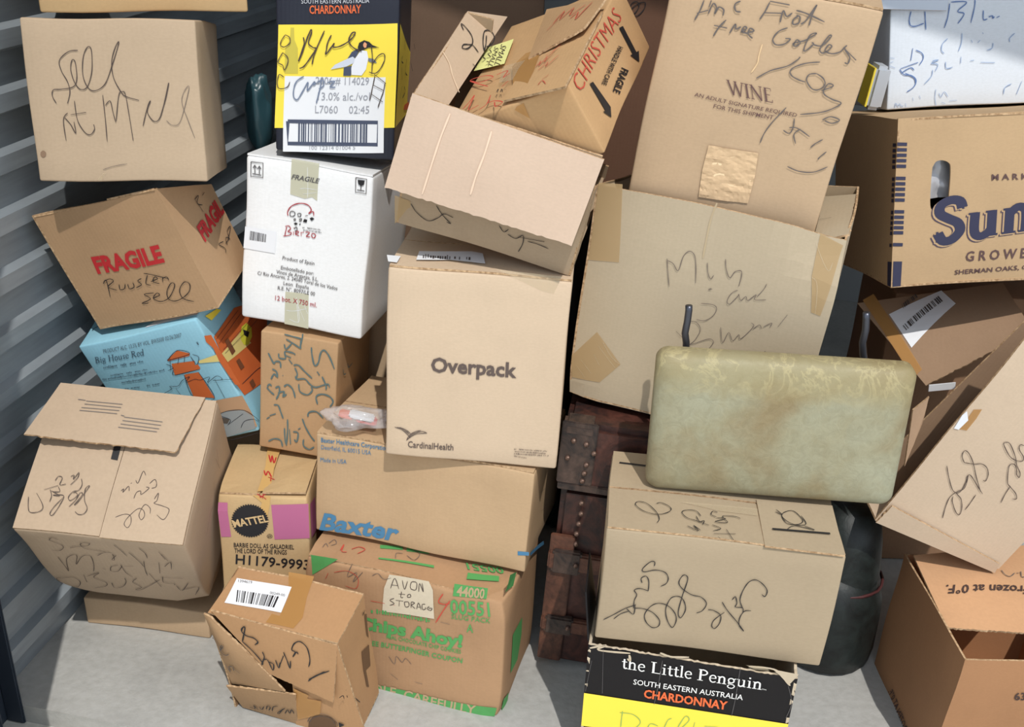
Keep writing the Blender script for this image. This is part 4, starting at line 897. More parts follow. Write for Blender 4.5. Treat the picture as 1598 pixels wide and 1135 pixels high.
T_SKIN = trunk_mat('trunk_leather', (34, 26, 26), (92, 54, 44)); T_WOOD = trunk_mat('trunk_slat', (62, 38, 30), (128, 82, 62)); T_IRON = trunk_mat('trunk_iron', (28, 27, 30), (96, 76, 66))
b = Box('Y', 'steamer_trunk', 'old dark leather steamer trunk with iron corners, behind the scrawled tan carton', 'trunk', amp=0)
W, D, h = b.w / 2, b.d / 2, b.h
zl = .455
box_mesh('trunk_body', (0, 0, zl / 2 + .001), b.w - .012, b.d - .012, zl - .004, T_SKIN, b.root, .012)
box_mesh('lid', (0, 0, (h + zl) / 2), b.w, b.d, h - zl - .001, T_SKIN, b.root, .012)
box_mesh('lid_band', (0, -D - .001, zl + .008), b.w + .004, .008, .016, T_IRON, b.root, .002, 'iron lid lip')
for z0, z1 in ((.262, .305), (.10, .135)): box_mesh('slat', (0, -D - .004, (z0 + z1) / 2), b.w + .008, .016, z1 - z0, T_WOOD, b.root, .004, 'wooden slat')
for z0, z1 in ((.255, .312), (.095, .14)): box_mesh('slat_clamp', (-W + .035, -D - .006, (z0 + z1) / 2), .06, .018, z1 - z0, T_IRON, b.root, .004)
box_mesh('corner_strip', (-W + .022, -D - .001, .18), .05, .008, .33, T_WOOD, b.root, .002); box_mesh('corner_strip', (-W + .03, -D - .001, .54), .07, .006, .14, T_IRON, b.root, .002)
box_mesh('corner_bracket', (-W + .03, -D + .02, h - .012), .066, .05, .03, T_IRON, b.root, .008, 'dark iron corner cap')
bm = bmesh.new(); bmesh.ops.create_uvsphere(bm, u_segments=8, v_segments=6, radius=.0055); rv = bpy.data.meshes.new('rivet'); bm.to_mesh(rv); bm.free(); rv.materials.append(plain('worn_brass', (128, 104, 92), .4, .6))
for x, z in ((.02, .57), (.045, .566), (.062, .548), (.012, .53), (.05, .52), (.048, .5), (.046, .482), (.05, .43), (.052, .405), (.05, .38), (.048, .355), (.05, .33), (.055, .285), (.055, .12)):
    o = bpy.data.objects.new('rivet', rv); COL.objects.link(o); o.parent = b.root; o.location = (-W + x, -D - .006 - (.012 if .25 < z < .31 or z < .14 else 0), z)

# --- big grey-tan carton on the trunk
b = Box('I', 'cardboard_box', 'large grey-tan carton patched with tape, standing on the steamer trunk')
m_ = card('greytan_board', (196, 176, 144), grime=.25); W, D, h = b.w / 2, b.d / 2, b.h
b.dents = [(b.c('frt'), .12, (-.004, .012, -.014)), (b.c('flb'), .05, (.004, .004, .006)), ((.0, -D, h * .9), .12, (0, .003, 0))]
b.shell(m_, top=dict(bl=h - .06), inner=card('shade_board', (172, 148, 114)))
b.panel('flap', [(-W + .003, -D + .006, h - .004), (-W + .06, -D + .01, h - .05), (-W + .06, D - .01, h - .09), (-W + .003, D - .01, h - .064)], m_, bow=0)
b.panel('flap', [(W - .06, -D + .02, h - .03), (W - .004, -D + .03, h - .006), (W - .004, D - .05, h - .002), (W - .06, D - .01, h - .03)], m_, torn=(1,))
f = b.front
patch(f, d1, '240,142 357,152 335,536 186,520', P_TAN, 'tape_strip', 1, 'tan tape over the corner'); patch(f, d1, '106,992 232,880 345,1042 240,1126 104,1098', P_TAN, 'tape_strip', 1, 'wrinkled tan tape')
patch(f, d1, '1345,372 1460,430 1440,480 1325,800 1280,780 1285,600', P_TAN, 'tape_strip', 1, 'loose tan tape')
ink(f, d1, '260,930 300,1000 340,1040; 240,950 320,1060; 215,985 240,1040; 150,1010 200,1080; 130,1040 170,1100; 1285,600 1310,640 1300,790; 1320,420 1370,560 1400,520', P_CLEAR, .0016, 3, 'tape_crease')
ink(f, d1, '820,250 790,320 765,420 745,520', plain('crease_tone', (186, 166, 134), .8), .003, 1, 'crease')
ink(f, d1, '570,520 575,590 582,660; 572,530 600,545 625,580 650,510 680,485 705,505 712,560 712,640; 768,540 772,590 785,618 800,600; 858,520 862,570 880,610 905,580 935,575 938,600 925,650', K_G, .002)
ink(f, d1, '790,665 775,670 795,668; 920,670 890,685 870,720 880,740 920,700 925,690 935,720 960,700 970,720 1010,690 1005,715 1060,715; 1015,700 1050,660 1062,635; 740,740 800,745 818,765 800,800 760,825 720,820', K_G, .0017)
ink(f, d1, '620,880 650,910; 690,830 720,835 740,870 715,920 690,945 780,915 805,930 780,965; 840,855 850,930 880,880 900,920 930,890 940,910 1000,850 990,830; 1000,860 1030,840 1040,860; 1050,850 1090,830 1080,855; 1120,850 1165,790; 690,1005 740,1000 775,985; 810,1020 840,990 880,985 860,1020; 930,990 930,1025; 960,1010 1010,980; 1020,1020 1060,970 1050,1010; 1080,1000 1110,990 1100,1010', K_G, .0017)
ink(b.panel and b.plane([(W - .06, -D + .02, h - .03), (W - .004, -D + .03, h - .006), (W - .004, D - .05, h - .002), (W - .06, D - .01, h - .03)]), d1, '1350,185 1380,180 1355,192; 1310,330 1380,318', K_B, .002, 2)

# --- wine shipper standing on it
b = Box('H', 'cardboard_box', 'leaning tan wine shipper with pencil scrawls and creased paper tape, on the tape-patched carton')
m_ = card('shipper_board', (206, 172, 132), grime=.4); W, D, h = b.w / 2, b.d / 2, b.h
b.body(m_, r=.005)
b.panel('flap', [(-W + .002, -D + .002, h), (W - .002, -D + .002, h), (W - .002, -.001, h), (-W + .002, -.001, h)], m_, warp=True)
b.panel('flap', [(-W + .002, .001, h), (W - .002, .001, h), (W - .002, D - .002, h), (-W + .002, D - .002, h)], m_, warp=True)
f = b.front; K_WN = plain('plum_print', (104, 78, 74), .7); K_PC = plain('pencil', (104, 96, 92), .6)
letters(f, cH, 'WINE', (228, 566), (500, 624), (212, 478), K_WN, font=serif)
letters(f, cH, 'AN ADULT SIGNATURE REQUIRED', (20, 582), (642, 716), (26, 560), K_WN, .002); letters(f, cH, 'FOR THIS SHIPMENT', (138, 652), (500, 728), (144, 628), K_WN, .002)
patch(f, c4, '540,815 820,864 800,990 755,1150 640,1135 475,1110 500,960', card('crepe_tape', (226, 188, 140), rough=.5, grime=.5, flute=.1), 'tape_strip', 1, 'wrinkled peach paper tape', crinkle=.0016)
ink(f, c4, '530,880 600,850 640,880 700,875; 520,940 580,920 660,950 770,960; 500,1020 600,980 700,1010 775,1020; 500,1070 620,1040 740,1080', plain('tape_fold', (242, 214, 172), .5), .004, 3, 'tape_crease')
ink(f, cH, '15,120 50,60 75,0; 30,80 100,60; 105,40 120,0; 100,80 130,20 150,40 140,80 165,40 195,55 190,90; 300,0 265,20 270,60 300,65; 415,110 450,60 480,5; 440,70 550,75; 480,0 600,25', K_PC, .0036)
ink(f, cH, '540,130 560,60 580,95 615,75; 650,95 620,115 620,145 655,135 660,100 640,90; 665,145 700,120 765,30 740,80 715,155; 640,60 700,80 810,135; 130,215 165,160 210,115; 135,150 215,165; 230,195 265,140 270,170 300,155; 300,190 335,165 320,155 305,185 345,195; 350,190 380,180 355,165 345,200 370,225', K_PC, .0036)
ink(f, cH, '585,165 530,185 495,230 510,265 560,265 600,235 570,230; 620,270 640,240 660,260 630,280 620,260 690,245 760,205 720,215 685,290 690,310 740,270 730,260; 735,270 790,280 850,225 830,225 780,300 800,325 850,290 835,275 810,310 850,330 900,320 930,290; 945,280 930,300 960,350 950,390 930,385; 930,300 1000,370', K_PC, .0032)
ink(f, cH, '395,470 480,425 580,400 640,365 660,345; 780,380 700,385 630,405 600,430 610,460 650,485 690,500; 760,450 715,455 700,490 730,540 770,550 810,520 800,480 760,450; 790,555 850,535 860,520 830,515 805,550 810,580 860,610 912,632 850,670 780,690 665,700; 800,735 850,715 905,735 860,755 815,740', K_PC, .003)
ink(f, cH, '580,655 500,740 450,810 425,870; 630,725 625,780 600,815 565,795; 600,780 650,785 725,838; 670,790 630,820 640,880; 805,855 760,880 730,905; 828,930 790,960 775,978; 590,1020 660,1050 750,1055 835,1022', K_PC, .0028)
ink(f, cH, '430,262 410,330 400,380 365,435', plain('tear_tone', (226, 194, 150), .8), .003, 2, 'tear')

# --- produce carton on the right
b = Box('J', 'cardboard_box', 'orange-tan produce carton with navy printing and a hand hole, under the white carton')
m_ = card('produce_board', (200, 164, 118)); W, D, h = b.w / 2, b.d / 2, b.h
inn = card('inner_board', (176, 132, 88))
s_ = b.shell(m_, skip=('front_panel',), inner=inn)
b.panel('top_panel', [(-W, -D, h), (W, -D, h), (W, D, h), (-W, D, h)], m_, warp=True)
# front sheet with a real hand hole
f = b.front
hole = [f.uv(*d2(p)) for p in smooth([(692, 360), (712, 328), (745, 320), (780, 332), (793, 365), (785, 500), (772, 570), (735, 602), (700, 600), (680, 570), (684, 450), (692, 360)], 4)[:-1]]
def holed(name, bx, fr, outer, inner_, mt, th=.004):
    bm = bmesh.new(); es = []
    for loop in (outer, inner_):
        vv = [bm.verts.new((q[0], q[1], 0)) for q in loop]; es += [bm.edges.new((a, c)) for a, c in zip(vv, vv[1:] + vv[:1])]
    g = bmesh.ops.triangle_fill(bm, edges=es, use_beauty=True)
    fs = [x for x in g['geom'] if isinstance(x, bmesh.types.BMFace)]
    for x in fs:
        x.normal_update()
        if x.normal.z < 0: x.normal_flip()
    e = bmesh.ops.extrude_face_region(bm, geom=fs)
    for q in [x for x in e['geom'] if isinstance(x, bmesh.types.BMVert)]: q.co.z -= th
    bmesh.ops.recalc_face_normals(bm, faces=bm.faces[:])
    me = bpy.data.meshes.new(name); 
    for q in bm.verts: p = fr.o + fr.u * q.co.x + fr.v * q.co.y + fr.n * q.co.z; q.co = p
    bm.to_mesh(me); bm.free(); me.materials.append(mt)
    o = bpy.data.objects.new(name, me); COL.objects.link(o); o.parent = bx.root; return o
holed('side_panel', b, f, [(0, 0), (b.w, 0), (b.w, h), (0, h)], [tuple(q) for q in hole], m_)
f.warped = False
# crumpled plastic seen through the hole
bm = bmesh.new(); bmesh.ops.create_grid(bm, x_segments=14, y_segments=14, size=.06)
hc = f.uv(*d2((735, 420)))
for q in bm.verts: q.co.z = .012 * noise.noise(q.co * 40); 
fo = bpy.data.meshes.new('liner_bag')
for q in bm.verts: q.co = f.o + f.u * (hc[0] + q.co.x) + f.v * (hc[1] + .018 + q.co.y) - f.n * (.03 - q.co.z)
for q in bm.faces: q.smooth = True
bm.to_mesh(fo); bm.free(); fo.materials.append(plain('grey_plastic_liner', (186, 184, 186), .25, .2))
o = bpy.data.objects.new('liner_bag', fo); COL.objects.link(o); o.parent = b.root; o['label'] = 'crumpled grey plastic inside the hand hole'
for y0 in (222, 253, 283, 313, 344, 411, 441, 471, 501, 531, 596, 626, 655, 684, 712, 778):
    k = (y0 - 222) / 560 * 24; hh = 18
    patch(f, d2, '%f,%f %f,%f %f,%f %f,%f' % (497 - k, y0 - 1, 551 - k, y0, 550 - k, y0 + hh, 496 - k, y0 + hh), P_NAVY, 'printed_bar', 1)
    patch(b.left, d2, '%f,%f %f,%f %f,%f %f,%f' % (476 - k * .9, y0 - 1, 494 - k, y0 - 1, 493 - k, y0 + hh, 475 - k * .9, y0 + hh), P_NAVY, 'printed_bar', 1)
patch(f, d2, '475,880 523,880 515,1016 470,1020', P_NAVY, 'printed_bar', 1); patch(b.left, d2, '446,876 470,880 466,1016 445,1008', P_NAVY, 'printed_bar', 1)
K_WNP = plain('brown_plum_print', (96, 72, 70), .7)
letters(f, d2, 'M A R K', (1018, 430), (1220, 424), (1018, 398), K_WNP, .02)
for dx, mt, ly in ((-14, plain('plum_edge_print', (78, 66, 88), .7), 1), (-9, m_, 2), (0, P_NAVY, 3)):
    letters(f, d2, 'Sun', (690 + dx, 778 - dx * .9), (1240 + dx, 706 - dx * .9), (700 + dx, 552 - dx * .9), mt, 0, ly, font=serif_bold)
letters(f, d2, 'G R O W E', (872, 878), (1206, 858), (878, 826), K_WNP, .02); letters(f, d2, 'SHERMAN OAKS, C', (812, 952), (1215, 922), (814, 928), K_WNP, .015)

# --- white carton with blue marker on the produce carton
BX['K'] = BX['K'][:7] + (.24,) + BX['K'][8:]
b = Box('K', 'cardboard_box', 'white carton with faded blue marker writing, on the orange-tan produce carton')
b.body(card('white_marker_board', (230, 238, 248), rough=.5, grime=.1, flute=.05), h=b.h)
W, D, h = b.w / 2, b.d / 2, b.h; f = b.front
fl = [hp(b, f, c5, p, o) for p, o in (((440, 68), .012), ((975, 82), .012), ((1010, -190), .004), ((440, -190), .004))]
b.panel('flap', fl, plain('grey_white_board', (206, 214, 226), .6), .003, label='pale flap folded over the front')
ink(f, c5, '705,85 690,150 700,195 740,200 800,180; 810,90 812,160 815,230; 1000,30 985,130 955,220; 1010,20 1130,20 1060,90 1110,110 1060,185; 1195,0 1190,60 1160,180; 1260,80 1258,150 1290,145; 1300,130 1330,120 1330,140 1345,125; 1360,135 1385,120', K_BLUE, .0032)
ink(f, c5, '980,300 940,340 930,390 950,415; 1090,260 1085,330 1060,400; 1160,310 1170,330; 1210,330 1230,310; 1330,330 1320,370 1280,385; 1250,250 1255,260; 1500,250 1460,290 1460,320; 860,470 905,465 850,490 900,500 880,550; 960,480 965,530 1015,520; 1080,440 1075,490; 1150,470 1180,465; 1230,480 1340,480; 1470,640 1420,670 1410,720; 1550,620 1510,720; 860,540 850,590 795,650', K_LBLUE, .0026)
ink(f, c5, '712,370 695,465; 735,385 780,410 790,450 760,500; 615,525 750,480; 620,560 690,520 720,540; 610,530 640,570 700,580 735,620 715,670 665,705; 650,560 720,600 730,640', K_BLUE, .003)
ink(f, c5, '575,825 580,790 600,815 610,795 625,815 640,810; 655,790 660,820; 710,750 715,775; 760,735 770,760; 885,690 880,760 890,820; 910,720 925,750 950,710 980,750; 930,790 960,800; 990,780 1050,775; 530,500 575,520; 535,440 570,445; 530,480 560,470', K_LBLUE, .0018)

# --- open carton with folded-down flap, pink inside
b = Box('F', 'cardboard_box', 'open carton with pinkish flap folded down its front, resting on the clean tan carton')
m_ = card('grey_brown_board', (182, 156, 124)); pk = card('pink_inner_board', (228, 196, 168), grime=.25); W, D, h = b.w / 2, b.d / 2, b.h
s_ = b.shell(m_, inner=card('inner_board', (176, 132, 88)), skip=('right_panel', 'back_panel'))
b.panel('side_panel', [(W, -D, 0), (W, -D * .55, 0), (W, -D * .55, h - .11), (W, -D, h - .07)], m_)
b.panel('side_panel', [(W, D, 0), (-W, D, 0), (-W, D, .05), (W, D, .03)], m_)
b.panel('side_panel', [(-W + .06, D, .05), (-W, D, .05), (-W, D, h), (-W + .05, D, h)], m_)
fl = [hp(b, b.front, PX, p, o) for p, o in (((600, 293), .045), ((892, 384), .045), ((943, 249), .004), ((644, 145), .004))]
b.panel('flap', fl, pk, bow=.003, torn=(0,), label='pinkish flap hanging over the front')
fpl = b.plane(fl, bow=.003); K_CR = plain('pink_crease', (240, 212, 186), .8)
ink(fpl, c3, '375,640 320,780 270,930 215,1100; 610,740 570,870 520,1000 490,1100', K_CR, .003, 1, 'crease')
lf = [b.c('flt') + Vector((0, 0, .001)), hp(b, b.top, PX, (700, 164), -.03), hp(b, b.top, PX, (792, 26), -.03), b.c('blt') + Vector((0, 0, .001))]
b.panel('flap', lf, card('fold_board', (206, 176, 144), grime=.3), label='side flap folded inwards')
lpl = b.plane(lf)
ink(lpl, cG, '185,270 165,215 200,240 255,320 262,390 220,435 175,430 185,400 240,400 270,410 315,470; 365,455 355,380 365,290 400,275 440,300 455,350 430,400 385,420; 385,320 380,400 365,460; 265,570 300,605; 475,315 480,320', K_B, .0034, 2)
ink(lpl, cG, '0,460 60,570 90,680 150,820', plain('fold_crease', (222, 196, 166), .8), .0026, 1, 'crease')
f = b.front
ink(f, c8, '335,145 370,200 440,255 500,240 540,215 595,240; 490,160 530,222 580,276 555,265; 880,290 910,330 940,312; 935,345 985,370 1030,350 1030,400 1003,452; 1000,360 1165,385; 1060,386 1120,400 1192,428', K_B, .0022)
patch(f, c8, '232,92 330,130 330,170 310,180 280,220 235,270', P_TAN, 'tape_strip', 1)

# --- christmas carton lying in the open one
b = Box('G', 'cardboard_box', 'upturned tan carton with red CHRISTMAS lettering, lying in the pink-flapped carton')
m_ = card('xmas_board', (206, 160, 104)); W, D, h = b.w / 2, b.d / 2, b.h
b.body(m_)
tp, rt, f = b.top, b.right, b.front
b.panel('flap', [hp(b, tp, cG, p, o) for p, o in (((1085, 765), .003), ((1420, 100), .003), ((1000, 120), .003), ((540, 890), .003))], m_)
lf2 = [hp(b, tp, cG, p, o) for p, o in (((760, 520), .006), ((1250, 250), .016), ((1455, -10), .012), ((930, 90), .006))]
b.panel('flap', lf2, card('flap_board', (196, 152, 102)), bow=.004, torn=(0,), label='lifted flap with torn corrugated edge')
letters(rt, c3, 'CHRISTMAS', (1112, 532), (1345, 108), (1056, 458), K_RED, -.012, 2)
for a0, a1, tip in (((1172, 476), (1258, 628), (1282, 674)), ((1338, 155), (1412, 304), (1438, 354))):
    A, B_, T_ = Vector(a0), Vector(a1), Vector(tip); n_ = Vector((-(B_ - A).y, (B_ - A).x)).normalized()
    q = [A + n_ * 11, B_ + n_ * 11, B_ + n_ * 26, T_, B_ - n_ * 26, B_ - n_ * 11, A - n_ * 11]
    patch(rt, c3, ' '.join('%f,%f' % (p.x, p.y) for p in q), P_BLACK, 'printed_arrow', 2)
letters(rt, c3, 'HANDLE WITH CARE', (1326, 262), (1232, 486), (1350, 272), P_BLACK, .02); letters(rt, c3, 'FRAGILE', (1345, 386), (1296, 528), (1380, 402), P_BLACK, .03)
tg = tp
UNDER[0] = patch(tg, cG, '400,440 642,350 570,575 300,648', plain('yellow_note', (232, 230, 150), .7), 'sticky_note', 6, 'pale yellow sticky note')
letters(tg, cG, 'SMALL', (535, 402), (480, 590), (582, 420), K_A, -.01, 8); letters(tg, cG, 'SMALL', (478, 425), (425, 605), (515, 440), K_A, -.01, 8); ink(tg, cG, '435,455 450,480 420,490 445,520 410,530; 410,560 440,570 400,600; 400,480 380,520 400,540 370,570', K_A, .002, 8); UNDER[0] = None
ink(tg, cG, '280,740 350,750 470,700 400,690 270,740 420,780; 500,680 600,640 560,700 620,660; 190,980 250,920 300,860 240,980 330,940; 330,980 400,930 440,850; 410,920 470,900 540,910 480,950 470,910; 540,780 600,730', K_RED, .0036, 7)
patch(tg, cG, '560,600 760,545 700,620 640,720 520,745', P_CLEAR, 'tape_strip', 7); patch(tg, cG, '640,600 760,480 910,440 830,640 740,800 560,890 640,760', P_TAPE, 'tape_strip', 6)
lp2 = b.plane(lf2, bow=.004)
ink(lp2, cG, '1000,230 1100,120 1060,200 1180,90 1150,160 1280,60; 1150,190 1220,130 1200,190 1340,30; 940,290 1040,200', K_RED, .003, 2)
ink(tg, cG, '850,610 900,560 880,600 960,520 930,570 1040,450; 870,640 960,570 940,610 1060,510; 900,720 960,680; 860,770 900,730 930,760; 940,520 1000,480 1080,420', K_RED, .002, 8)
ink(tg, cG, '490,830 510,800 500,835; 525,830 540,800 545,830; 560,810 580,800', K_B, .002, 8)
patch(f, cG, '660,930 720,900 775,1040 640,960', P_TAPE, 'tape_strip', 1)

# ================================================================== bottom right
b = Box('CC', 'cardboard_box', 'brown frozen-food carton with half-open lid, on the floor in the corner by the dark bag')
m_ = card('frozen_board', (176, 124, 78)); W, D, h = b.w / 2, b.d / 2, b.h
b.shell(m_, inner=card('frozen_inner', (176, 120, 74)))
bf = [hp(b, b.top, PX, p, o) for p, o in (((1478, 980), -.004), ((1625, 990), -.004), ((1625, 850), .01), ((1425, 868), .01))]
b.panel('flap', bf, card('frozen_flap', (216, 162, 112)), bow=.004, torn=(0,), label='lid flap with upside-down print')
bp_ = b.plane(bf, bow=.004)
letters(bp_, e8, 'Keep Frozen at 0°F.', (1585, 352), (922, 346), (1585, 396), plain('brown_black_print', (72, 54, 50), .7), .02)
ink(bp_, e8, '1230,265 1250,290 1280,300 1305,280; 1315,280 1330,280; 1340,270 1345,300 1362,300', K_G, .003)
letters(b.left, e8, 'WAFFLES', (610, 1180), (548, 940), (645, 1160), plain('brown_black_print', (72, 54, 50), .7), .02); letters(b.left, e8, 'FROZEN AT 0°F.', (690, 1170), (600, 930), (710, 1150), plain('brown_black_print', (72, 54, 50), .7), .01)
letters(b.front, e8, '63', (1305, 985), (1370, 985), (1305, 945), plain('brown_black_print', (72, 54, 50), .7), .02)

b = Box('BB', 'cardboard_box', 'slumped open carton with pale scrawled side, on the frozen-food carton')
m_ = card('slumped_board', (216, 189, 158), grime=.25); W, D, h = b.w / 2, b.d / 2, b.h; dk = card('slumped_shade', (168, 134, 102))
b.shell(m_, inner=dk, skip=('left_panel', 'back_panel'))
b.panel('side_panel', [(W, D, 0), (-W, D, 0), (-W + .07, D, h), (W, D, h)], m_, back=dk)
f = b.front
bt = [hp(b, f, e2, p, o) for p, o in (((400, 870), .004), ((985, 1118), .004), ((1010, 1075), .008), ((480, 790), .008))]
b.panel('flap', bt, m_, torn=(3,), label='creased bottom strip')
ink(f, cB, '170,420 185,510 215,600 265,610 310,540 325,490 350,490 390,550 435,618; 330,490 300,580 240,612 275,660 280,730 262,772 235,750 210,680 215,640; 235,612 190,650 160,720 140,800; 300,395 285,350 300,310 330,320 365,390 390,500 420,600; 300,395 370,405 430,402 470,430 478,480 460,522 440,520', K_A, .0022)
ink(f, cB, '600,240 595,260 640,340 690,370 735,370 740,340 710,290 715,255 747,260; 600,240 640,250 680,340 690,400 715,460 708,492 690,470 685,410 650,395 630,430 622,530 640,560 680,610 685,650 655,650; 640,560 600,620 570,680; 385,625 340,690 305,735', K_A, .0022)
patch(f, cB, '240,140 330,60 370,0 430,0 390,70 320,160', P_TAPE, 'tape_strip', 1, 'torn tape end'); patch(f, cB, '285,40 320,10 330,80 260,150 225,140', P_WHITE, 'tape_strip', 2)
# big shaded flap reaching back under the produce carton
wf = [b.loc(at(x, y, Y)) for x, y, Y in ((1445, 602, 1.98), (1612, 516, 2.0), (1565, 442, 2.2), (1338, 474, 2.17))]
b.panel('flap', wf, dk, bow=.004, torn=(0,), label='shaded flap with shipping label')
wp = b.plane(wf, bow=.004)
patch(wp, d3, '665,345 955,186 1035,262 790,502', P_WHITE, 'label', 1, 'white shipping label')
barcode(wp, d3, [(762, 420), (970, 248), (945, 218), (742, 398)], P_GREY, 20, 4); barcode(wp, d3, [(745, 310), (828, 238), (815, 220), (735, 288)], P_GREY, 12, 6)
patch(wp, d3, '520,290 580,250 850,602 800,640', P_TAPE, 'tape_strip', 2, 'brown tape')
sf2 = [b.loc(at(x, y, Y)) for x, y, Y in ((1412, 728, 1.70), (1440, 660, 1.72), (1450, 620, 1.74), (1425, 640, 1.72))]
b.panel('flap', sf2, dk, torn=(0, 1), label='torn narrow flap behind the seat')
box_mesh('paper_strip', Matrix.Translation(b.loc(at(1470, 604, 1.975))) @ Matrix.Rotation(-.55, 4, 'Y'), .055, .002, .016, P_WHITE, b.root, 0, 'white paper tape end')

# ================================================================== things behind and between
BX['M'] = (-.366, 2.20, 0, 0.0, 0, 0, .40, .20, .66)
b = Box('M', 'cardboard_box', 'tall plain carton wedged behind the clean tan carton'); b.body(card('plain_board', (208, 176, 136)), h=b.h)
BX['N2'] = (-.215, 2.215, .664, .0, 0, 0, .24, .17, .36)
b = Box('N2', 'cardboard_box', 'plain carton on the tall carton, propping up the pink-flapped carton'); b.body(card('prop_board', (194, 156, 112)), h=b.h)
BX['Z1'] = (-.84, 2.14, 0, -.12, 0, 0, .28, .20, .40)
b = Box('Z1', 'cardboard_box', 'plain carton on the floor under the sky blue carton'); b.body(card('plain_board', (208, 176, 136)), h=b.h)
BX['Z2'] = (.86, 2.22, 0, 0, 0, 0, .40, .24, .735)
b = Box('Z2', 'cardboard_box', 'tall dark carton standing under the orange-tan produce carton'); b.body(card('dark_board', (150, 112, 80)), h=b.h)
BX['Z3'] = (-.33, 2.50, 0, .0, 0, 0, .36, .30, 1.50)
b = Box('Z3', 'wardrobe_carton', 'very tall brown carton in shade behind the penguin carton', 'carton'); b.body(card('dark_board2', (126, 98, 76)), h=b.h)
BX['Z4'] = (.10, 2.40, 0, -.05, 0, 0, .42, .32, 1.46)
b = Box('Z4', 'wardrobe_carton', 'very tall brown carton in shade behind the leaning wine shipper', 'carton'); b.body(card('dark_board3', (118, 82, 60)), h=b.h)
ink(b.front, c3, '1385,60 1400,20 1430,10 1440,40 1410,80 1400,50 1440,20 1475,15 1470,50 1430,90 1390,80', K_B, .003)

# crumpled film bag on the blue-lettered carton
bg_ = empty('plastic_bag', Matrix.Translation(at(549, 657, 1.80)), 'crumpled clear plastic bag with orange print, on the blue-lettered carton', 'plastic bag')
bm = bmesh.new(); bmesh.ops.create_icosphere(bm, subdivisions=4, radius=1)
for q in bm.verts:
    nz = noise.noise(q.co * 1.6 + Vector((3, 1, 7))) * .45 + noise.noise(q.co * 3.5) * .2
    q.co = Vector((q.co.x * .062, q.co.y * .036, q.co.z * .02)) * (1 + nz) + Vector((.012, 0, .008 + .018 * max(0, -q.co.x - .5)))
for q in bm.faces: q.smooth = True
me = bpy.data.meshes.new('film'); bm.to_mesh(me); bm.free(); me.materials.append(plain('clear_film', (210, 204, 202), .1, alpha=.38, spec=.9))
o = bpy.data.objects.new('film', me); COL.objects.link(o); o.parent = bg_
for dx, dz, sx, mt in ((-.01, .018, .03, P_ORANGE), (.03, .008, .04, plain('red_pack', (214, 80, 70), .5)), (.02, .016, .05, P_WHITE)):
    box_mesh('candy_pack', Matrix.Translation((dx, 0, dz - .004)) @ Matrix.Rotation(.2, 4, 'Y'), sx, .026, .009, mt, bg_, .003)

# dark green leather bag between the cartons
bgm = trunk_mat('dark_green_leather', (12, 15, 15), (36, 44, 42))
lb_ = empty('leather_bag', Matrix.Translation((.735, 1.875, 0)), 'dark green soft leather bag standing on the floor beside the frozen-food carton', 'bag')
cyl('bag_body', [(0, 0, .002), (0, 0, .012), (0, 0, .05), (.0, 0, .12), (.0, 0, .17), (.003, .002, .205), (.012, .008, .222)], [.095, .106, .110, .108, .104, .094, .07], bgm, lb_, 24)
cyl('bag_neck', [(.006, .0, .205), (.008, 0, .215), (.010, 0, .24), (.006, .0, .30), (-.004, .01, .38)], [.085, .08, .076, .072, .066], bgm, lb_, 20, 'folded narrow top')
cyl('piping', [(.006 + .09 * cos(2 * pi * i / 24), .09 * sin(2 * pi * i / 24), .211) for i in range(25)], .0035, plain('oxblood', (76, 40, 40), .5), lb_, 6, 'dark red piping')

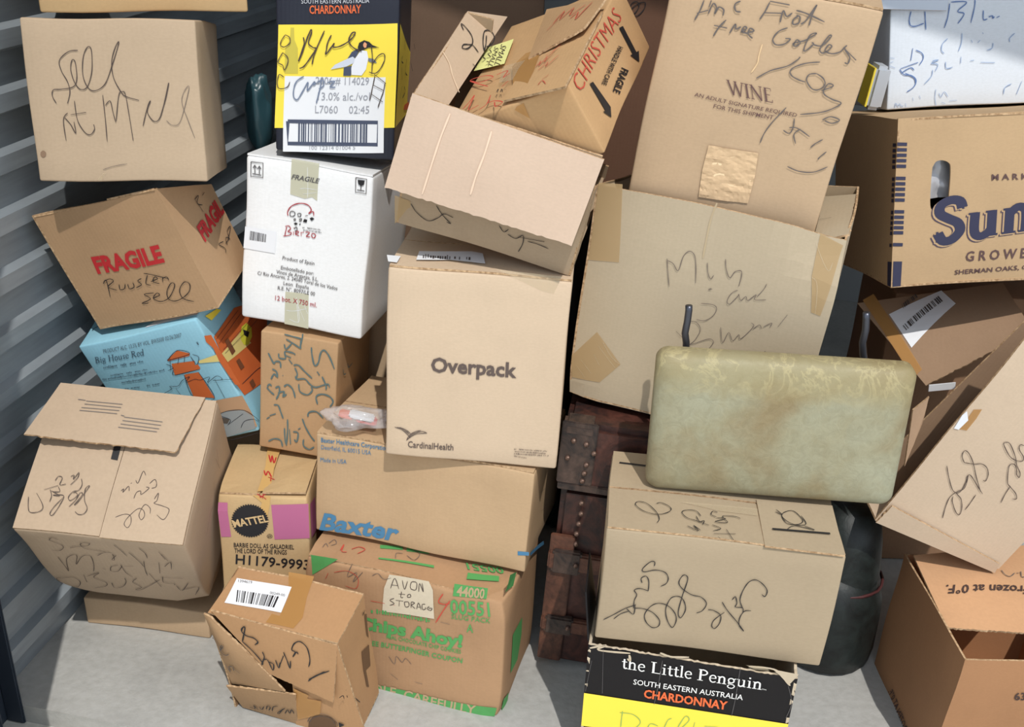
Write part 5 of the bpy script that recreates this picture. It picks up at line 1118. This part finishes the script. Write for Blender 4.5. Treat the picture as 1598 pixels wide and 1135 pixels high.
# black sacks added to fill and darken the gaps
M_SACK = plain('black_plastic', (22, 22, 24), .35, spec=.5)
def sack(loc, rx, ry, hz, label, seed):
    r_ = empty('bin_bag', Matrix.Translation(loc), label, 'bin bag')
    bm = bmesh.new(); bmesh.ops.create_icosphere(bm, subdivisions=4, radius=1)
    for q in bm.verts:
        d_ = 1 + .12 * noise.noise(q.co * 2.2 + Vector((seed, 0, 0))) + .06 * noise.noise(q.co * 6 + Vector((0, seed, 0)))
        zz = q.co.z; t_ = .75 + .25 * (1 - abs(zz)) if zz < 0 else 1 - .45 * zz * zz
        q.co = Vector((q.co.x * rx * d_ * t_ * 1.1, q.co.y * ry * d_ * t_ * 1.1, max(.003, (zz * .55 + .5) * hz)))
    for q in bm.faces: q.smooth = True
    me = bpy.data.meshes.new('sack'); bm.to_mesh(me); bm.free(); me.materials.append(M_SACK)
    o = bpy.data.objects.new('sack', me); COL.objects.link(o); o.parent = r_
    cyl('tied_neck', [(0, 0, hz * .99), (.004, 0, hz * 1.03), (.008, .004, hz * 1.06)], [.02, .012, .022], M_SACK, r_, 10)
sack((.135, 2.30, 0), .07, .07, 1.02, 'tall black bin bag in the gap behind the clean tan carton', 3)
sack((.755, 2.085, 0), .11, .07, .44, 'added black bin bag darkening the gap behind the dark green leather bag', 8)
# teal bag and pale tin in the gaps
tb = empty('plastic_bag', Matrix.Translation(at(408, 232, 2.2)), 'crumpled teal plastic bag in the gap beside the penguin carton', 'plastic bag')
bm = bmesh.new(); bmesh.ops.create_icosphere(bm, subdivisions=4, radius=1)
for q in bm.verts: q.co = Vector((q.co.x * .03, q.co.y * .03, q.co.z * .085 + .075)) * (1 + .16 * noise.noise(q.co * 1.6 + Vector((2, 5, 1))) + .05 * noise.noise(q.co * 5))
[setattr(q, 'smooth', True) for q in bm.faces]; me = bpy.data.meshes.new('bag'); bm.to_mesh(me); bm.free(); me.materials.append(plain('teal_plastic', (44, 74, 82), .35, spec=.6))
o = bpy.data.objects.new('bag', me); COL.objects.link(o); o.parent = tb
tn = empty('tin', Matrix.Translation((.722, 2.235, 1.142)) @ Matrix.Rotation(.08, 4, 'Y'), 'pale grey tin with yellow stripe, squeezed beside the white marker carton', 'tin')
box_mesh('tin_body', (0, 0, .045), .034, .06, .09, plain('pale_tin', (190, 194, 200), .4, .2), tn, .008); box_mesh('stripe', (-.017, 0, .045), .004, .056, .08, P_YELLOW, tn, .001)
